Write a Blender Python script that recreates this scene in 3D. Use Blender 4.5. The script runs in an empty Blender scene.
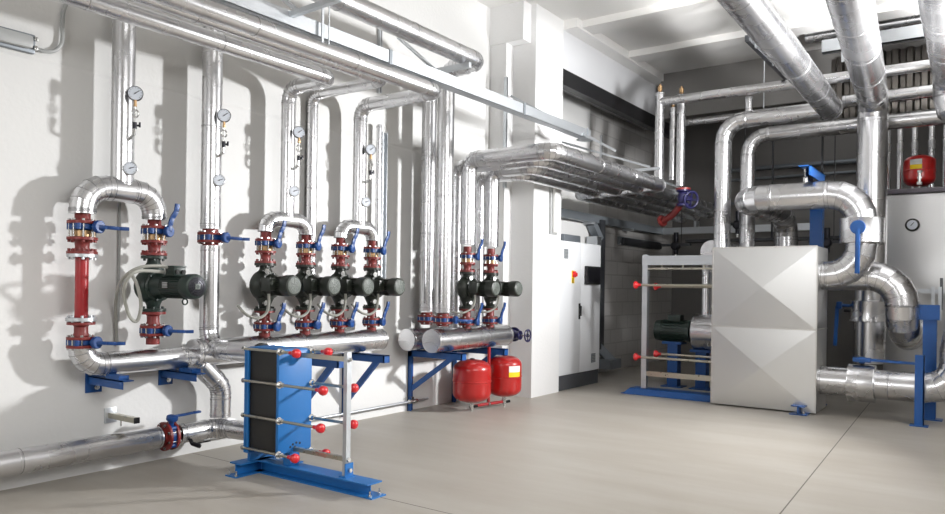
import bpy, bmesh, math, random
from mathutils import Vector, Matrix
random.seed(7)
PI = math.pi
SC = bpy.context.scene
COL = SC.collection

# ------------------------------------------------------------------ camera
H = 1.5                                   # eye height
F_PX, CX, HY = 744.0, 472.5, 286.6        # focal length in pixels, optical axis
YAW, ROLL = math.atan(527.5 / 744.0), 0.0140
SN, CS = math.sin(YAW), math.cos(YAW)
cam_d = bpy.data.cameras.new('camera')
cam = bpy.data.objects.new('camera', cam_d); COL.objects.link(cam)
cam_d.sensor_width = 36.0
cam_d.lens = F_PX / 945.0 * 36.0
cam_d.shift_y = (HY - 257.0) / 945.0
cam_d.clip_start = 0.02
cam.matrix_world = (Matrix.Translation((0, 0, H)) @ Matrix.Rotation(YAW, 4, 'Z')
                    @ Matrix.Rotation(PI / 2, 4, 'X') @ Matrix.Rotation(ROLL, 4, 'Z'))
SC.camera = cam

def P(u, v, x=None, y=None, z=None):
    """World point seen at photo position (u, v) on a plane of the room."""
    a, b = u - CX, v - HY
    a2 = a * math.cos(ROLL) + b * math.sin(ROLL)
    b2 = -a * math.sin(ROLL) + b * math.cos(ROLL)
    d = Vector((-SN * F_PX + CS * a2, CS * F_PX + SN * a2, -b2))
    if x is not None: t = x / d.x
    elif y is not None: t = y / d.y
    else: t = (z - H) / d.z
    return Vector((d.x * t, d.y * t, H + d.z * t))

# ------------------------------------------------------------------ materials
def new_mat(name):
    m = bpy.data.materials.new(name); m.use_nodes = True
    nt = m.node_tree
    return m, nt, nt.nodes['Principled BSDF']

def lin(c):
    return tuple(((v / 255) / 12.92 if v / 255 <= 0.04045 else ((v / 255 + 0.055) / 1.055) ** 2.4) for v in c) + (1,)

def plain(name, rgb, rough=0.5, metal=0.0, bump=0.0, scale=40, var=0.0, coat=0.0, spec=0.5):
    m, nt, b = new_mat(name)
    b.inputs['Base Color'].default_value = lin(rgb)
    b.inputs['Roughness'].default_value = rough
    b.inputs['Metallic'].default_value = metal
    b.inputs['Specular IOR Level'].default_value = spec
    if coat: b.inputs['Coat Weight'].default_value = coat
    tc = nt.nodes.new('ShaderNodeTexCoord')
    nz = nt.nodes.new('ShaderNodeTexNoise'); nz.inputs['Scale'].default_value = scale
    nz.inputs['Detail'].default_value = 4
    nt.links.new(tc.outputs['Object'], nz.inputs['Vector'])
    if var:
        mx = nt.nodes.new('ShaderNodeMix'); mx.data_type = 'RGBA'
        c = lin(rgb)
        mx.inputs[6].default_value = tuple(v * (1 - var) for v in c[:3]) + (1,)
        mx.inputs[7].default_value = tuple(min(1, v * (1 + var)) for v in c[:3]) + (1,)
        nt.links.new(nz.outputs['Fac'], mx.inputs[0])
        nt.links.new(mx.outputs[2], b.inputs['Base Color'])
    if bump:
        bp = nt.nodes.new('ShaderNodeBump'); bp.inputs['Strength'].default_value = bump
        bp.inputs['Distance'].default_value = 0.01
        nt.links.new(nz.outputs['Fac'], bp.inputs['Height'])
        nt.links.new(bp.outputs['Normal'], b.inputs['Normal'])
    return m

def metal(name, rgb, rough, dent=0.12, scale=6, rvar=0.1):
    """Sheet metal: slight dents and uneven gloss."""
    m, nt, b = new_mat(name)
    b.inputs['Base Color'].default_value = lin(rgb)
    b.inputs['Metallic'].default_value = 1.0
    tc = nt.nodes.new('ShaderNodeTexCoord')
    nz = nt.nodes.new('ShaderNodeTexNoise'); nz.inputs['Scale'].default_value = scale
    nz.inputs['Detail'].default_value = 3
    nt.links.new(tc.outputs['Object'], nz.inputs['Vector'])
    mr = nt.nodes.new('ShaderNodeMapRange')
    mr.inputs['To Min'].default_value = rough - rvar; mr.inputs['To Max'].default_value = rough + rvar
    nt.links.new(nz.outputs['Fac'], mr.inputs['Value'])
    nt.links.new(mr.outputs['Result'], b.inputs['Roughness'])
    bp = nt.nodes.new('ShaderNodeBump'); bp.inputs['Strength'].default_value = dent
    bp.inputs['Distance'].default_value = 0.02
    nt.links.new(nz.outputs['Fac'], bp.inputs['Height'])
    nt.links.new(bp.outputs['Normal'], b.inputs['Normal'])
    return m

M = {}
M['alu'] = metal('aluminium_cladding', (218, 218, 220), 0.27, 0.02, 3, 0.05)
M['alu_dull'] = metal('dull_aluminium', (205, 203, 200), 0.40, 0.03, 5)
M['steel'] = metal('brushed_steel', (205, 205, 205), 0.36, 0.04, 3, 0.05)
M['galv'] = metal('galvanised_steel', (202, 206, 210), 0.42, 0.05, 30)
M['rod'] = metal('zinc_rod', (190, 186, 172), 0.30, 0.02, 20)
M['foil'] = metal('crumpled_foil', (220, 220, 220), 0.30, 0.9, 25)
M['chrome'] = metal('bright_nut', (200, 200, 198), 0.25, 0.02, 20)
M['red'] = plain('dark_red_paint', (122, 40, 38), 0.42, 0, 0.05, 60, 0.1)
M['spool'] = plain('red_pipe_paint', (158, 28, 34), 0.32, 0, 0.02, 30, 0.05, 0.3)
M['vessel'] = plain('vessel_red', (172, 24, 22), 0.30, 0, 0.02, 30, 0.03, 0.4)
M['knob'] = plain('knob_red', (215, 32, 40), 0.3, 0, 0, 30, 0, 0.3)
M['blue'] = plain('valve_blue', (14, 62, 124), 0.40, 0, 0.03, 40, 0.08)
M['bracket_blue'] = plain('bracket_blue', (20, 76, 142), 0.42, 0, 0.03, 40, 0.06)
M['hx_blue'] = plain('exchanger_blue', (34, 112, 182), 0.42, 0, 0.02, 30, 0.04)
M['purple'] = plain('purple_blue', (32, 30, 76), 0.38, 0, 0.02, 30, 0.05)
M['green'] = plain('pump_green', (22, 40, 34), 0.40, 0, 0.06, 60, 0.15)
M['olive'] = plain('pump_dark', (30, 36, 29), 0.42, 0, 0.06, 60, 0.15)
M['grille'] = plain('fan_grille', (98, 104, 99), 0.45, 0.0, 0.3, 90, 0.25)
M['brass'] = metal('brass', (176, 146, 110), 0.4, 0.03, 30)
M['black'] = plain('black_rubber', (26, 25, 23), 0.6, 0, 0.1, 50, 0.1)
M['plates'] = None
M['grey_cable'] = plain('grey_cable', (165, 165, 158), 0.45)
M['white_plastic'] = plain('white_plastic', (232, 232, 230), 0.35)
M['grey_plastic'] = plain('grey_plastic', (168, 170, 170), 0.4)
M['cabinet'] = plain('cabinet_enamel', (226, 228, 231), 0.38, 0, 0.02, 80)
M['plinth'] = plain('plinth_grey', (66, 68, 72), 0.5)
M['dial'] = plain('dial_white', (222, 228, 238), 0.3)
M['bezel'] = plain('bezel_dark', (40, 40, 46), 0.3, 0.6)
M['silver_bezel'] = metal('bezel_silver', (190, 192, 195), 0.3, 0.0)
M['needle'] = plain('needle', (30, 34, 50), 0.5)
M['yellow'] = plain('label_yellow', (240, 205, 20), 0.5)
M['paper'] = plain('label_white', (238, 238, 236), 0.5)
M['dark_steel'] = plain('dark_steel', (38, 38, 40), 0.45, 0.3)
M['trunk'] = plain('trunking_grey', (128, 134, 140), 0.45, 0.4)
M['trunk_dark'] = plain('trunking_dark', (58, 60, 64), 0.5, 0.2)
M['tank_lid'] = plain('tank_lid', (66, 60, 68), 0.5)
M['seam'] = metal('seam_shadow_metal', (158, 158, 160), 0.35, 0.0, 5, 0.05)  # darker metal paints in the shadow line of each swaged joint
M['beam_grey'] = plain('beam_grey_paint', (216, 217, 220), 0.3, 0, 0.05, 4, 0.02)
M['deck'] = metal('ribbed_deck', (104, 100, 96), 0.38, 0.1, 8)

# plate pack: fine vertical plates
def plate_mat():
    m, nt, b = new_mat('gasket_plates')
    tc = nt.nodes.new('ShaderNodeTexCoord')
    w = nt.nodes.new('ShaderNodeTexWave'); w.wave_type = 'BANDS'; w.bands_direction = 'X'
    w.inputs['Scale'].default_value = 60
    nt.links.new(tc.outputs['Object'], w.inputs['Vector'])
    cr = nt.nodes.new('ShaderNodeValToRGB')
    cr.color_ramp.elements[0].color = lin((18, 17, 15)); cr.color_ramp.elements[1].color = lin((58, 55, 50))
    nt.links.new(w.outputs['Fac'], cr.inputs['Fac']); nt.links.new(cr.outputs['Color'], b.inputs['Base Color'])
    bp = nt.nodes.new('ShaderNodeBump'); bp.inputs['Strength'].default_value = 0.6; bp.inputs['Distance'].default_value = 0.004
    nt.links.new(w.outputs['Fac'], bp.inputs['Height']); nt.links.new(bp.outputs['Normal'], b.inputs['Normal'])
    b.inputs['Roughness'].default_value = 0.5
    return m
M['plates'] = plate_mat()

def wall_mat(name, rgb, joint_z=None, block=False):
    m, nt, b = new_mat(name)
    N, L = nt.nodes, nt.links
    geo = N.new('ShaderNodeNewGeometry')
    n1 = N.new('ShaderNodeTexNoise'); n1.inputs['Scale'].default_value = 28; n1.inputs['Detail'].default_value = 6
    L.new(geo.outputs['Position'], n1.inputs['Vector'])
    n2 = N.new('ShaderNodeTexNoise'); n2.inputs['Scale'].default_value = 1.3; n2.inputs['Detail'].default_value = 3
    L.new(geo.outputs['Position'], n2.inputs['Vector'])
    mx = N.new('ShaderNodeMix'); mx.data_type = 'RGBA'
    c = lin(rgb)
    mx.inputs[6].default_value = tuple(v * 0.965 for v in c[:3]) + (1,)
    mx.inputs[7].default_value = c
    L.new(n2.outputs['Fac'], mx.inputs[0])
    out = mx.outputs[2]
    height = n1.outputs['Fac']
    if joint_z is not None:
        sx = N.new('ShaderNodeSeparateXYZ'); L.new(geo.outputs['Position'], sx.inputs[0])
        s = N.new('ShaderNodeMath'); s.operation = 'SUBTRACT'; s.inputs[1].default_value = joint_z
        L.new(sx.outputs['Z'], s.inputs[0])
        a = N.new('ShaderNodeMath'); a.operation = 'ABSOLUTE'; L.new(s.outputs[0], a.inputs[0])
        r = N.new('ShaderNodeMapRange'); r.inputs['From Min'].default_value = 0.0; r.inputs['From Max'].default_value = 0.022
        r.inputs['To Min'].default_value = -3.5; r.inputs['To Max'].default_value = 0.0
        L.new(a.outputs[0], r.inputs['Value'])
        ad = N.new('ShaderNodeMath'); ad.operation = 'ADD'
        L.new(n1.outputs['Fac'], ad.inputs[0]); L.new(r.outputs['Result'], ad.inputs[1]); height = ad.outputs[0]
    bp = N.new('ShaderNodeBump'); bp.inputs['Strength'].default_value = 0.25; bp.inputs['Distance'].default_value = 0.01
    L.new(height, bp.inputs['Height'])
    if block:
        sx = N.new('ShaderNodeSeparateXYZ'); L.new(geo.outputs['Position'], sx.inputs[0])
        ad = N.new('ShaderNodeMath'); ad.operation = 'ADD'
        L.new(sx.outputs['X'], ad.inputs[0]); L.new(sx.outputs['Y'], ad.inputs[1])
        cb = N.new('ShaderNodeCombineXYZ'); L.new(ad.outputs[0], cb.inputs['X']); L.new(sx.outputs['Z'], cb.inputs['Y'])
        br = N.new('ShaderNodeTexBrick'); br.inputs['Scale'].default_value = 1.0
        br.inputs['Brick Width'].default_value = 0.5; br.inputs['Row Height'].default_value = 0.25
        br.inputs['Mortar Size'].default_value = 0.012
        br.inputs['Color1'].default_value = c; br.inputs['Color2'].default_value = tuple(v * .96 for v in c[:3]) + (1,)
        br.inputs['Mortar'].default_value = tuple(v * .80 for v in c[:3]) + (1,)
        L.new(cb.outputs[0], br.inputs['Vector']); out = br.outputs['Color']
        bp2 = N.new('ShaderNodeBump'); bp2.inputs['Strength'].default_value = 0.5; bp2.inputs['Distance'].default_value = 0.01
        bp2.invert = True
        L.new(br.outputs['Fac'], bp2.inputs['Height']); L.new(bp.outputs['Normal'], bp2.inputs['Normal']); bp = bp2
    L.new(out, b.inputs['Base Color'])
    L.new(bp.outputs['Normal'], b.inputs['Normal'])
    b.inputs['Roughness'].default_value = 0.75
    b.inputs['Specular IOR Level'].default_value = 0.25
    return m
M['wall'] = wall_mat('white_plaster', (232, 232, 231), joint_z=3.13)
M['pilaster'] = wall_mat('pilaster_paint', (236, 236, 236))
M['ceiling'] = wall_mat('ceiling_paint', (238, 237, 235))
M['block'] = wall_mat('painted_block', (196, 194, 192), block=True)
M['mid'] = wall_mat('dim_wall_grey', (190, 189, 187))  # grey paints the unseen walls as dim, for contrast in the metal reflections
M['unlit_grey'] = wall_mat('unlit_rear_grey', (128, 126, 124))  # dark grey stands in for the light falling off at the back

def floor_mat():
    m, nt, b = new_mat('trowelled_concrete'); N, L = nt.nodes, nt.links
    geo = N.new('ShaderNodeNewGeometry')
    mp = N.new('ShaderNodeMapping'); mp.inputs['Scale'].default_value = (0.5, 2.2, 1)
    L.new(geo.outputs['Position'], mp.inputs['Vector'])
    n1 = N.new('ShaderNodeTexNoise'); n1.inputs['Scale'].default_value = 1.1; n1.inputs['Detail'].default_value = 7; n1.inputs['Roughness'].default_value = 0.65
    L.new(mp.outputs[0], n1.inputs['Vector'])
    cr = N.new('ShaderNodeValToRGB')
    e = cr.color_ramp.elements
    e[0].position = 0.32; e[0].color = lin((170, 163, 153)); e[1].position = 0.68; e[1].color = lin((184, 179, 171))
    k = e.new(0.5); k.color = lin((177, 171, 162))
    L.new(n1.outputs['Fac'], cr.inputs['Fac'])
    sx = N.new('ShaderNodeSeparateXYZ'); L.new(geo.outputs['Position'], sx.inputs[0])
    def line(sock, at):
        s = N.new('ShaderNodeMath'); s.operation = 'SUBTRACT'; s.inputs[1].default_value = at; L.new(sock, s.inputs[0])
        a = N.new('ShaderNodeMath'); a.operation = 'ABSOLUTE'; L.new(s.outputs[0], a.inputs[0])
        r = N.new('ShaderNodeMath'); r.operation = 'LESS_THAN'; r.inputs[1].default_value = 0.005; L.new(a.outputs[0], r.inputs[0])
        return r.outputs[0]
    sk = N.new('ShaderNodeMath'); sk.operation = 'MULTIPLY_ADD'; sk.inputs[1].default_value = 0.0386
    L.new(sx.outputs['Y'], sk.inputs[0]); L.new(sx.outputs['X'], sk.inputs[2])
    l1 = line(sk.outputs[0], -0.986); l2 = line(sx.outputs['Y'], 3.93)
    mxm = N.new('ShaderNodeMath'); mxm.operation = 'MAXIMUM'; L.new(l1, mxm.inputs[0]); L.new(l2, mxm.inputs[1])
    mx = N.new('ShaderNodeMix'); mx.data_type = 'RGBA'; L.new(mxm.outputs[0], mx.inputs[0])
    L.new(cr.outputs['Color'], mx.inputs[6]); mx.inputs[7].default_value = lin((92, 86, 78))
    L.new(mx.outputs[2], b.inputs['Base Color'])
    rr = N.new('ShaderNodeMapRange'); rr.inputs['To Min'].default_value = 0.38; rr.inputs['To Max'].default_value = 0.55
    L.new(n1.outputs['Fac'], rr.inputs['Value']); L.new(rr.outputs['Result'], b.inputs['Roughness'])
    b.inputs['Specular IOR Level'].default_value = 0.4
    n3 = N.new('ShaderNodeTexNoise'); n3.inputs['Scale'].default_value = 60; L.new(geo.outputs['Position'], n3.inputs['Vector'])
    bp = N.new('ShaderNodeBump'); bp.inputs['Strength'].default_value = 0.06; bp.inputs['Distance'].default_value = 0.01
    L.new(n3.outputs['Fac'], bp.inputs['Height']); L.new(bp.outputs['Normal'], b.inputs['Normal'])
    return m
M['floor'] = floor_mat()

def panel_mat():
    """Cross-broken sheet: brushed aluminium with faint streaks."""
    m, nt, b = new_mat('panel_sheet'); N, L = nt.nodes, nt.links
    b.inputs['Metallic'].default_value = 1.0
    b.inputs['Base Color'].default_value = lin((216, 216, 215))
    tc = N.new('ShaderNodeTexCoord'); mp = N.new('ShaderNodeMapping'); mp.inputs['Scale'].default_value = (1.5, 1.5, 40)
    L.new(tc.outputs['Object'], mp.inputs['Vector'])
    nz = N.new('ShaderNodeTexNoise'); nz.inputs['Scale'].default_value = 3; L.new(mp.outputs[0], nz.inputs['Vector'])
    mr = N.new('ShaderNodeMapRange'); mr.inputs['To Min'].default_value = 0.28; mr.inputs['To Max'].default_value = 0.36
    L.new(nz.outputs['Fac'], mr.inputs['Value']); L.new(mr.outputs['Result'], b.inputs['Roughness'])
    return m
M['panel'] = panel_mat()

# ------------------------------------------------------------------ mesh builder
def frame_from(d):
    d = d.normalized()
    ref = Vector((0, 0, 1)) if abs(d.z) < 0.9 else Vector((1, 0, 0))
    a = d.cross(ref).normalized(); b = a.cross(d).normalized()
    return a, b

class MB:
    def __init__(s): s.bm = bmesh.new()
    def box(s, c, size, rot=None, bevel=0.0):
        R = rot.to_4x4() if rot else Matrix.Identity(4)
        mat = Matrix.Translation(Vector(c)) @ R @ Matrix.Diagonal(Vector(size).to_4d())
        g = bmesh.ops.create_cube(s.bm, size=1.0, matrix=mat)
        if bevel:
            ed = list({e for v in g['verts'] for e in v.link_edges})
            bmesh.ops.bevel(s.bm, geom=ed, offset=bevel, segments=2, affect='EDGES', profile=0.6)
        return s
    def span(s, lo, hi, bevel=0.0):
        lo, hi = Vector(lo), Vector(hi)
        return s.box((lo + hi) / 2, [abs(v) for v in (hi - lo)], None, bevel)
    def bar(s, p0, p1, w, h, up=None, bevel=0.0):
        """Rectangular bar from p0 to p1, w sideways and h along 'up'."""
        p0, p1 = Vector(p0), Vector(p1); d = p1 - p0
        z = d.normalized(); u = Vector(up) if up else (Vector((0, 0, 1)) if abs(z.z) < 0.9 else Vector((0, 1, 0)))
        x = u.cross(z).normalized(); y = z.cross(x)
        R = Matrix((x, y, z)).transposed()
        return s.box((p0 + p1) / 2, (w, h, d.length), R, bevel)
    def rings(s, rings, cap=True, closed=True):
        vs = [[s.bm.verts.new(p) for p in r] for r in rings]
        n = len(vs[0])
        for A, B in zip(vs, vs[1:]):
            for i in range(n if closed else n - 1):
                j = (i + 1) % n
                s.bm.faces.new((A[i], A[j], B[j], B[i]))
        if cap:
            s.bm.faces.new(list(reversed(vs[0]))); s.bm.faces.new(vs[-1])
        return s
    def cyl(s, p0, p1, r, r2=None, seg=24, cap=True):
        p0, p1 = Vector(p0), Vector(p1); a, b = frame_from(p1 - p0)
        r2 = r if r2 is None else r2
        mk = lambda p, q: [p + (a * math.cos(2 * PI * i / seg) + b * math.sin(2 * PI * i / seg)) * q for i in range(seg)]
        return s.rings([mk(p0, r), mk(p1, r2)], cap)
    def lathe(s, o, d, prof, seg=28):
        """prof: (distance along d, radius); each step shares rings, ends capped."""
        o, d = Vector(o), Vector(d).normalized(); a, b = frame_from(d)
        rs = []
        for t, q in prof:
            q = max(q, 0.0005)
            rs.append([o + d * t + (a * math.cos(2 * PI * i / seg) + b * math.sin(2 * PI * i / seg)) * q for i in range(seg)])
        return s.rings(rs)
    def tube(s, pts, r, seg=12, cap=True):
        pts = [Vector(p) for p in pts]; rs = []
        a = None
        for i, p in enumerate(pts):
            if i == 0: t = pts[1] - pts[0]
            elif i == len(pts) - 1: t = pts[-1] - pts[-2]
            else: t = (pts[i + 1] - p).normalized() + (p - pts[i - 1]).normalized()
            t.normalize()
            if a is None: a, b = frame_from(t)
            else:
                a = (a - t * a.dot(t)).normalized(); b = a.cross(t)
            k = 1.0
            if 0 < i < len(pts) - 1:
                c = (pts[i + 1] - p).normalized().dot(t); k = 1 / max(c, 0.5)
            rs.append([p + (a * math.cos(2 * PI * j / seg) + b * math.sin(2 * PI * j / seg)) * r * (k if False else 1) for j in range(seg)])
        return s.rings(rs, cap)
    def prism(s, poly, d):
        """Extrude a planar polygon (world points) by vector d."""
        d = Vector(d); lo = [Vector(p) for p in poly]; hi = [p + d for p in lo]
        return s.rings([lo, hi])
    def add(s, other, slot):
        """Take over another builder's faces under material slot 'slot'."""
        vm = {v: s.bm.verts.new(v.co) for v in other.bm.verts}
        for f in other.bm.faces:
            s.bm.faces.new([vm[v] for v in f.verts]).material_index = slot
        other.bm.free()
        return s
    def build(s, name, mat, parent=None, smooth=32, second=None):
        bm = s.bm
        bmesh.ops.recalc_face_normals(bm, faces=bm.faces[:])
        me = bpy.data.meshes.new(name); bm.to_mesh(me); bm.free()
        me.materials.append(mat if not isinstance(mat, str) else M[mat])
        if second: me.materials.append(M[second])
        if smooth:
            me.shade_smooth(); me.set_sharp_from_angle(angle=math.radians(smooth))
        o = bpy.data.objects.new(name, me); COL.objects.link(o)
        if parent is not None: o.parent = parent
        return o

def thing(name, label, cat, loc=(0, 0, 0), rz=0.0, group=None):
    o = bpy.data.objects.new(name, None); COL.objects.link(o)
    o.location = loc; o.rotation_euler = (0, 0, rz); o.empty_display_size = 0.1
    o['label'] = label; o['category'] = cat
    if group: o['group'] = group
    return o
def tag(o, label, cat, group=None):
    o['label'] = label; o['category'] = cat
    if group: o['group'] = group
    return o
def struct(name, mb, mat, smooth=32):
    o = mb.build(name, mat, None, smooth); o['kind'] = 'structure'; return o
def dup(root, loc, rz=0.0, label=None, group=None, scale=None):
    r = root.copy(); COL.objects.link(r); r.location = loc; r.rotation_euler = (0, 0, rz)
    if scale: r.scale = (scale,) * 3
    if label: r['label'] = label
    if group: r['group'] = group
    for ch in list(root.children):
        c = ch.copy(); COL.objects.link(c); c.parent = r
        for g in ch.children:
            q = g.copy(); COL.objects.link(q); q.parent = c
    return r

# ------------------------------------------------------------------ clad pipes
def clad_pipe(name, label, cat, pts, r, bend=None, group=None, mat='alu', seams=1.0, gores=5, caps=(True, True), seg=32, band=0.010):
    """Insulated pipe with sheet cladding: straight sections with swaged seams, elbows built of gores."""
    pts = [Vector(p) for p in pts]; bend = bend or r * 2.4
    base = min(pts, key=lambda p: p.z)
    root = thing(name, label, cat, base, 0, group)
    off = -base
    n = len(pts); trim = [0.0] * n; arcs = {}
    for i in range(1, n - 1):
        a = (pts[i] - pts[i - 1]).normalized(); b = (pts[i + 1] - pts[i]).normalized()
        ang = a.angle(b)
        if ang < 0.02: continue
        R = bend
        lim = min((pts[i] - pts[i - 1]).length * (1.0 if i == 1 else 0.5), (pts[i + 1] - pts[i]).length * (1.0 if i == n - 2 else 0.5)) * 0.98
        tr = min(R * math.tan(ang / 2), lim); R = tr / math.tan(ang / 2)
        trim[i] = tr
        nrm = (b - a * a.dot(b)).normalized()
        s0 = pts[i] - a * tr; c = s0 + nrm * R
        g = max(2, round(gores * ang / (PI / 2)))
        arc = []
        for k in range(g + 1):
            th = ang * k / g
            arc.append(c + (-nrm * math.cos(th) + a * math.sin(th)) * R)
        arcs[i] = (arc, a, b)
    for i in range(n - 1):
        d = (pts[i + 1] - pts[i]).normalized()
        p0 = pts[i] + d * trim[i]; p1 = pts[i + 1] - d * trim[i + 1]
        L = (p1 - p0).length
        if L < 0.01: continue
        m = MB(); m.cyl(p0 + off, p1 + off, r, seg=seg, cap=True); sm = MB()
        k = max(1, int(L / seams + 0.35))
        for j in range(0, k + 1):
            t = min(max(j / k * L, 0.03), L - 0.03) if L > 0.08 else L / 2
            c = p0 + d * t + off
            m.lathe(c - d * band, d, [(0, r - 0.001), (band * .5, r + 0.0022), (band * 1.5, r + 0.0022), (band * 2, r - 0.001)], seg)
            sm.lathe(c + d * band, d, [(0, r - 0.001), (.001, r + 0.0024), (.004, r + 0.0024), (.005, r - 0.001)], seg)
        m.add(sm, 1); m.build('straight_section', mat, root, second='seam')
    for i, (arc, a, b) in arcs.items():
        m = MB()
        # gores: each a mitred piece with rings of its own, plus a fine lap at each seam
        a0, b0 = frame_from(a)
        ax = a.cross(b).normalized()
        g = len(arc) - 1
        ang = a.angle(b)
        ring0 = None
        rings = []
        for k, p in enumerate(arc):
            th = ang * k / g
            t = Matrix.Rotation(th, 3, ax) @ a
            u = ax; w = t.cross(u).normalized()
            wk = 1 / math.cos(ang / g / 2) if 0 < k < g else 1.0
            rings.append([p + off + (u * math.cos(2 * PI * j / seg) + w * math.sin(2 * PI * j / seg) * wk) * r for j in range(seg)])
        sm = MB()
        for k in range(g):
            m.rings([rings[k], rings[k + 1]], cap=False)
        for k in range(g + 1):
            th = ang * k / g
            t = Matrix.Rotation(th, 3, ax) @ a
            q = r + 0.0022
            u = ax; w = t.cross(u).normalized(); wk = 1 / math.cos(ang / g / 2) if 0 < k < g else 1.0
            rr = []
            for dt, dq in ((-0.003, -0.002), (-0.002, 0.0016), (0.002, 0.0016), (0.003, -0.002)):
                rr.append([arc[k] + off + t * dt + (u * math.cos(2 * PI * j / seg) + w * math.sin(2 * PI * j / seg) * wk) * (r + dq) for j in range(seg)])
            sm.rings(rr, cap=False)
        m.add(sm, 1); m.build('elbow', mat, root, smooth=20, second='seam')
    return root

def stub(root, name, p0, p1, r, mat='alu', seg=32):
    o = MB().cyl(Vector(p0) - root.location, Vector(p1) - root.location, r, seg=seg).build(name, mat, root)
    return o
# ================================================================== THE ROOM
XW = -5.79
YB = 15.6
ZC = 5.35
struct('floor', MB().span((XW - 0.3, -3.0, -0.2), (5.5, YB + 0.3, 0.0)), 'floor', 0)
struct('ceiling', MB().span((XW - 0.3, -3.0, ZC), (5.5, YB + 0.3, ZC + 0.2)), 'ceiling', 0)
struct('wall_left', MB().span((XW - 0.3, -3.0, 0.0), (XW, 11.6, ZC)), 'wall', 0)
struct('wall_left_rear', MB().span((XW - 0.3, 11.6, 0.0), (XW, YB, ZC)), 'block', 0)
struct('wall_back', MB().span((XW - 0.3, YB, 0.0), (5.5, YB + 0.3, ZC)), 'unlit_grey', 0)
struct('wall_right', MB().span((5.2, -3.0, 0.0), (5.5, YB, ZC)), 'mid', 0)
struct('wall_rear', MB().span((XW - 0.3, -3.3, 0.0), (5.5, -3.0, ZC)), 'mid', 0)
# pilaster with its notch and corbel
m = MB(); m.span((XW, 8.70, 0), (-5.17, 9.47, ZC)); m.span((XW, 8.52, 0), (-5.53, 8.72, ZC - 0.5))
m.span((XW, 8.50, ZC - 0.52), (-5.25, 8.72, ZC))
struct('column_pilaster', m, 'pilaster', 0)
# long beam over the cabinet side, its soffit, and the cross ribs of the ceiling
struct('beam_side', MB().span((XW, 9.47, 4.66), (-5.17, 14.0, 5.22)), 'beam_grey', 0)
struct('beam_ledge', MB().span((XW, 9.47, 5.22), (-4.95, 14.0, ZC)), 'ceiling', 0)
m = MB()
for y in (9.62, 11.27): m.span((-4.95, y, ZC - 0.10), (5.2, y + 0.35, ZC))
struct('beam_rib', m, 'ceiling', 0)
struct('beam_cross', MB().span((-5.0, 12.8, 4.55), (5.2, 13.2, ZC)), 'unlit_grey', 0)  # its dark grey paints in the unlit depth at the back
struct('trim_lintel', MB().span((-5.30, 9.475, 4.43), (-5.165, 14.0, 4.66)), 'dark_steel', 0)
# partition carrying the dark rear bay
if False: struct('wall_partition', MB().span((-4.0, 15.2, 0), (-3.4, YB, 4.0)), 'block', 0)

# ================================================================== FITTINGS (prototypes)
def flange(m, z, r, t=0.02, seg=28): m.lathe((0, 0, z), (0, 0, 1), [(0, r), (t, r)], seg)
def nuts(m, zs, r, n=8, s=0.011):
    for i in range(n):
        a = 2 * PI * (i + 0.5) / n
        for z in zs:
            m.cyl((r * math.cos(a), r * math.sin(a), z - 0.009), (r * math.cos(a), r * math.sin(a), z + 0.009), s, seg=6)

def lever(root, kind, z, reach):
    """Gear hub on the room side of a valve body with its blue lever."""
    hub = MB(); hub.cyl((0.05, 0.03, z), (reach, 0.055, z), 0.022, seg=14)
    hub.build('stem', 'blue', root)
    h2 = MB(); h2.lathe((reach - 0.03, 0.05, z), (1, 0.25, 0), [(0, 0.038), (0.01, 0.046), (0.035, 0.046), (0.04, 0.040)], 22)
    h2.build('lever_hub', 'blue', root)
    l = MB(); x = reach + 0.005
    if kind == 'up':
        pts = [(x, 0.05, z), (x, 0.055, z + 0.05), (x + .005, 0.072, z + 0.11), (x + .015, 0.10, z + 0.165), (x + .018, 0.108, z + 0.225)]
    elif kind == 'flat':
        pts = [(x, 0.05, z), (x + .04, 0.10, z - 0.004), (x + .07, 0.16, z - 0.008), (x + .10, 0.215, z - 0.008)]
    else:
        pts = [(x, 0.04, z), (x, 0.03, z - 0.06), (x + .01, 0.03, z - 0.20)]
    for p, q in zip(pts, pts[1:]):
        l.bar(p, q, 0.038 if kind != 'flat' else 0.020, 0.018 if kind != 'flat' else 0.026, (1, 0, 0) if kind != 'flat' else (0, 0, 1), 0.003)
    l.build('lever', 'blue', root, 20)

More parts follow.
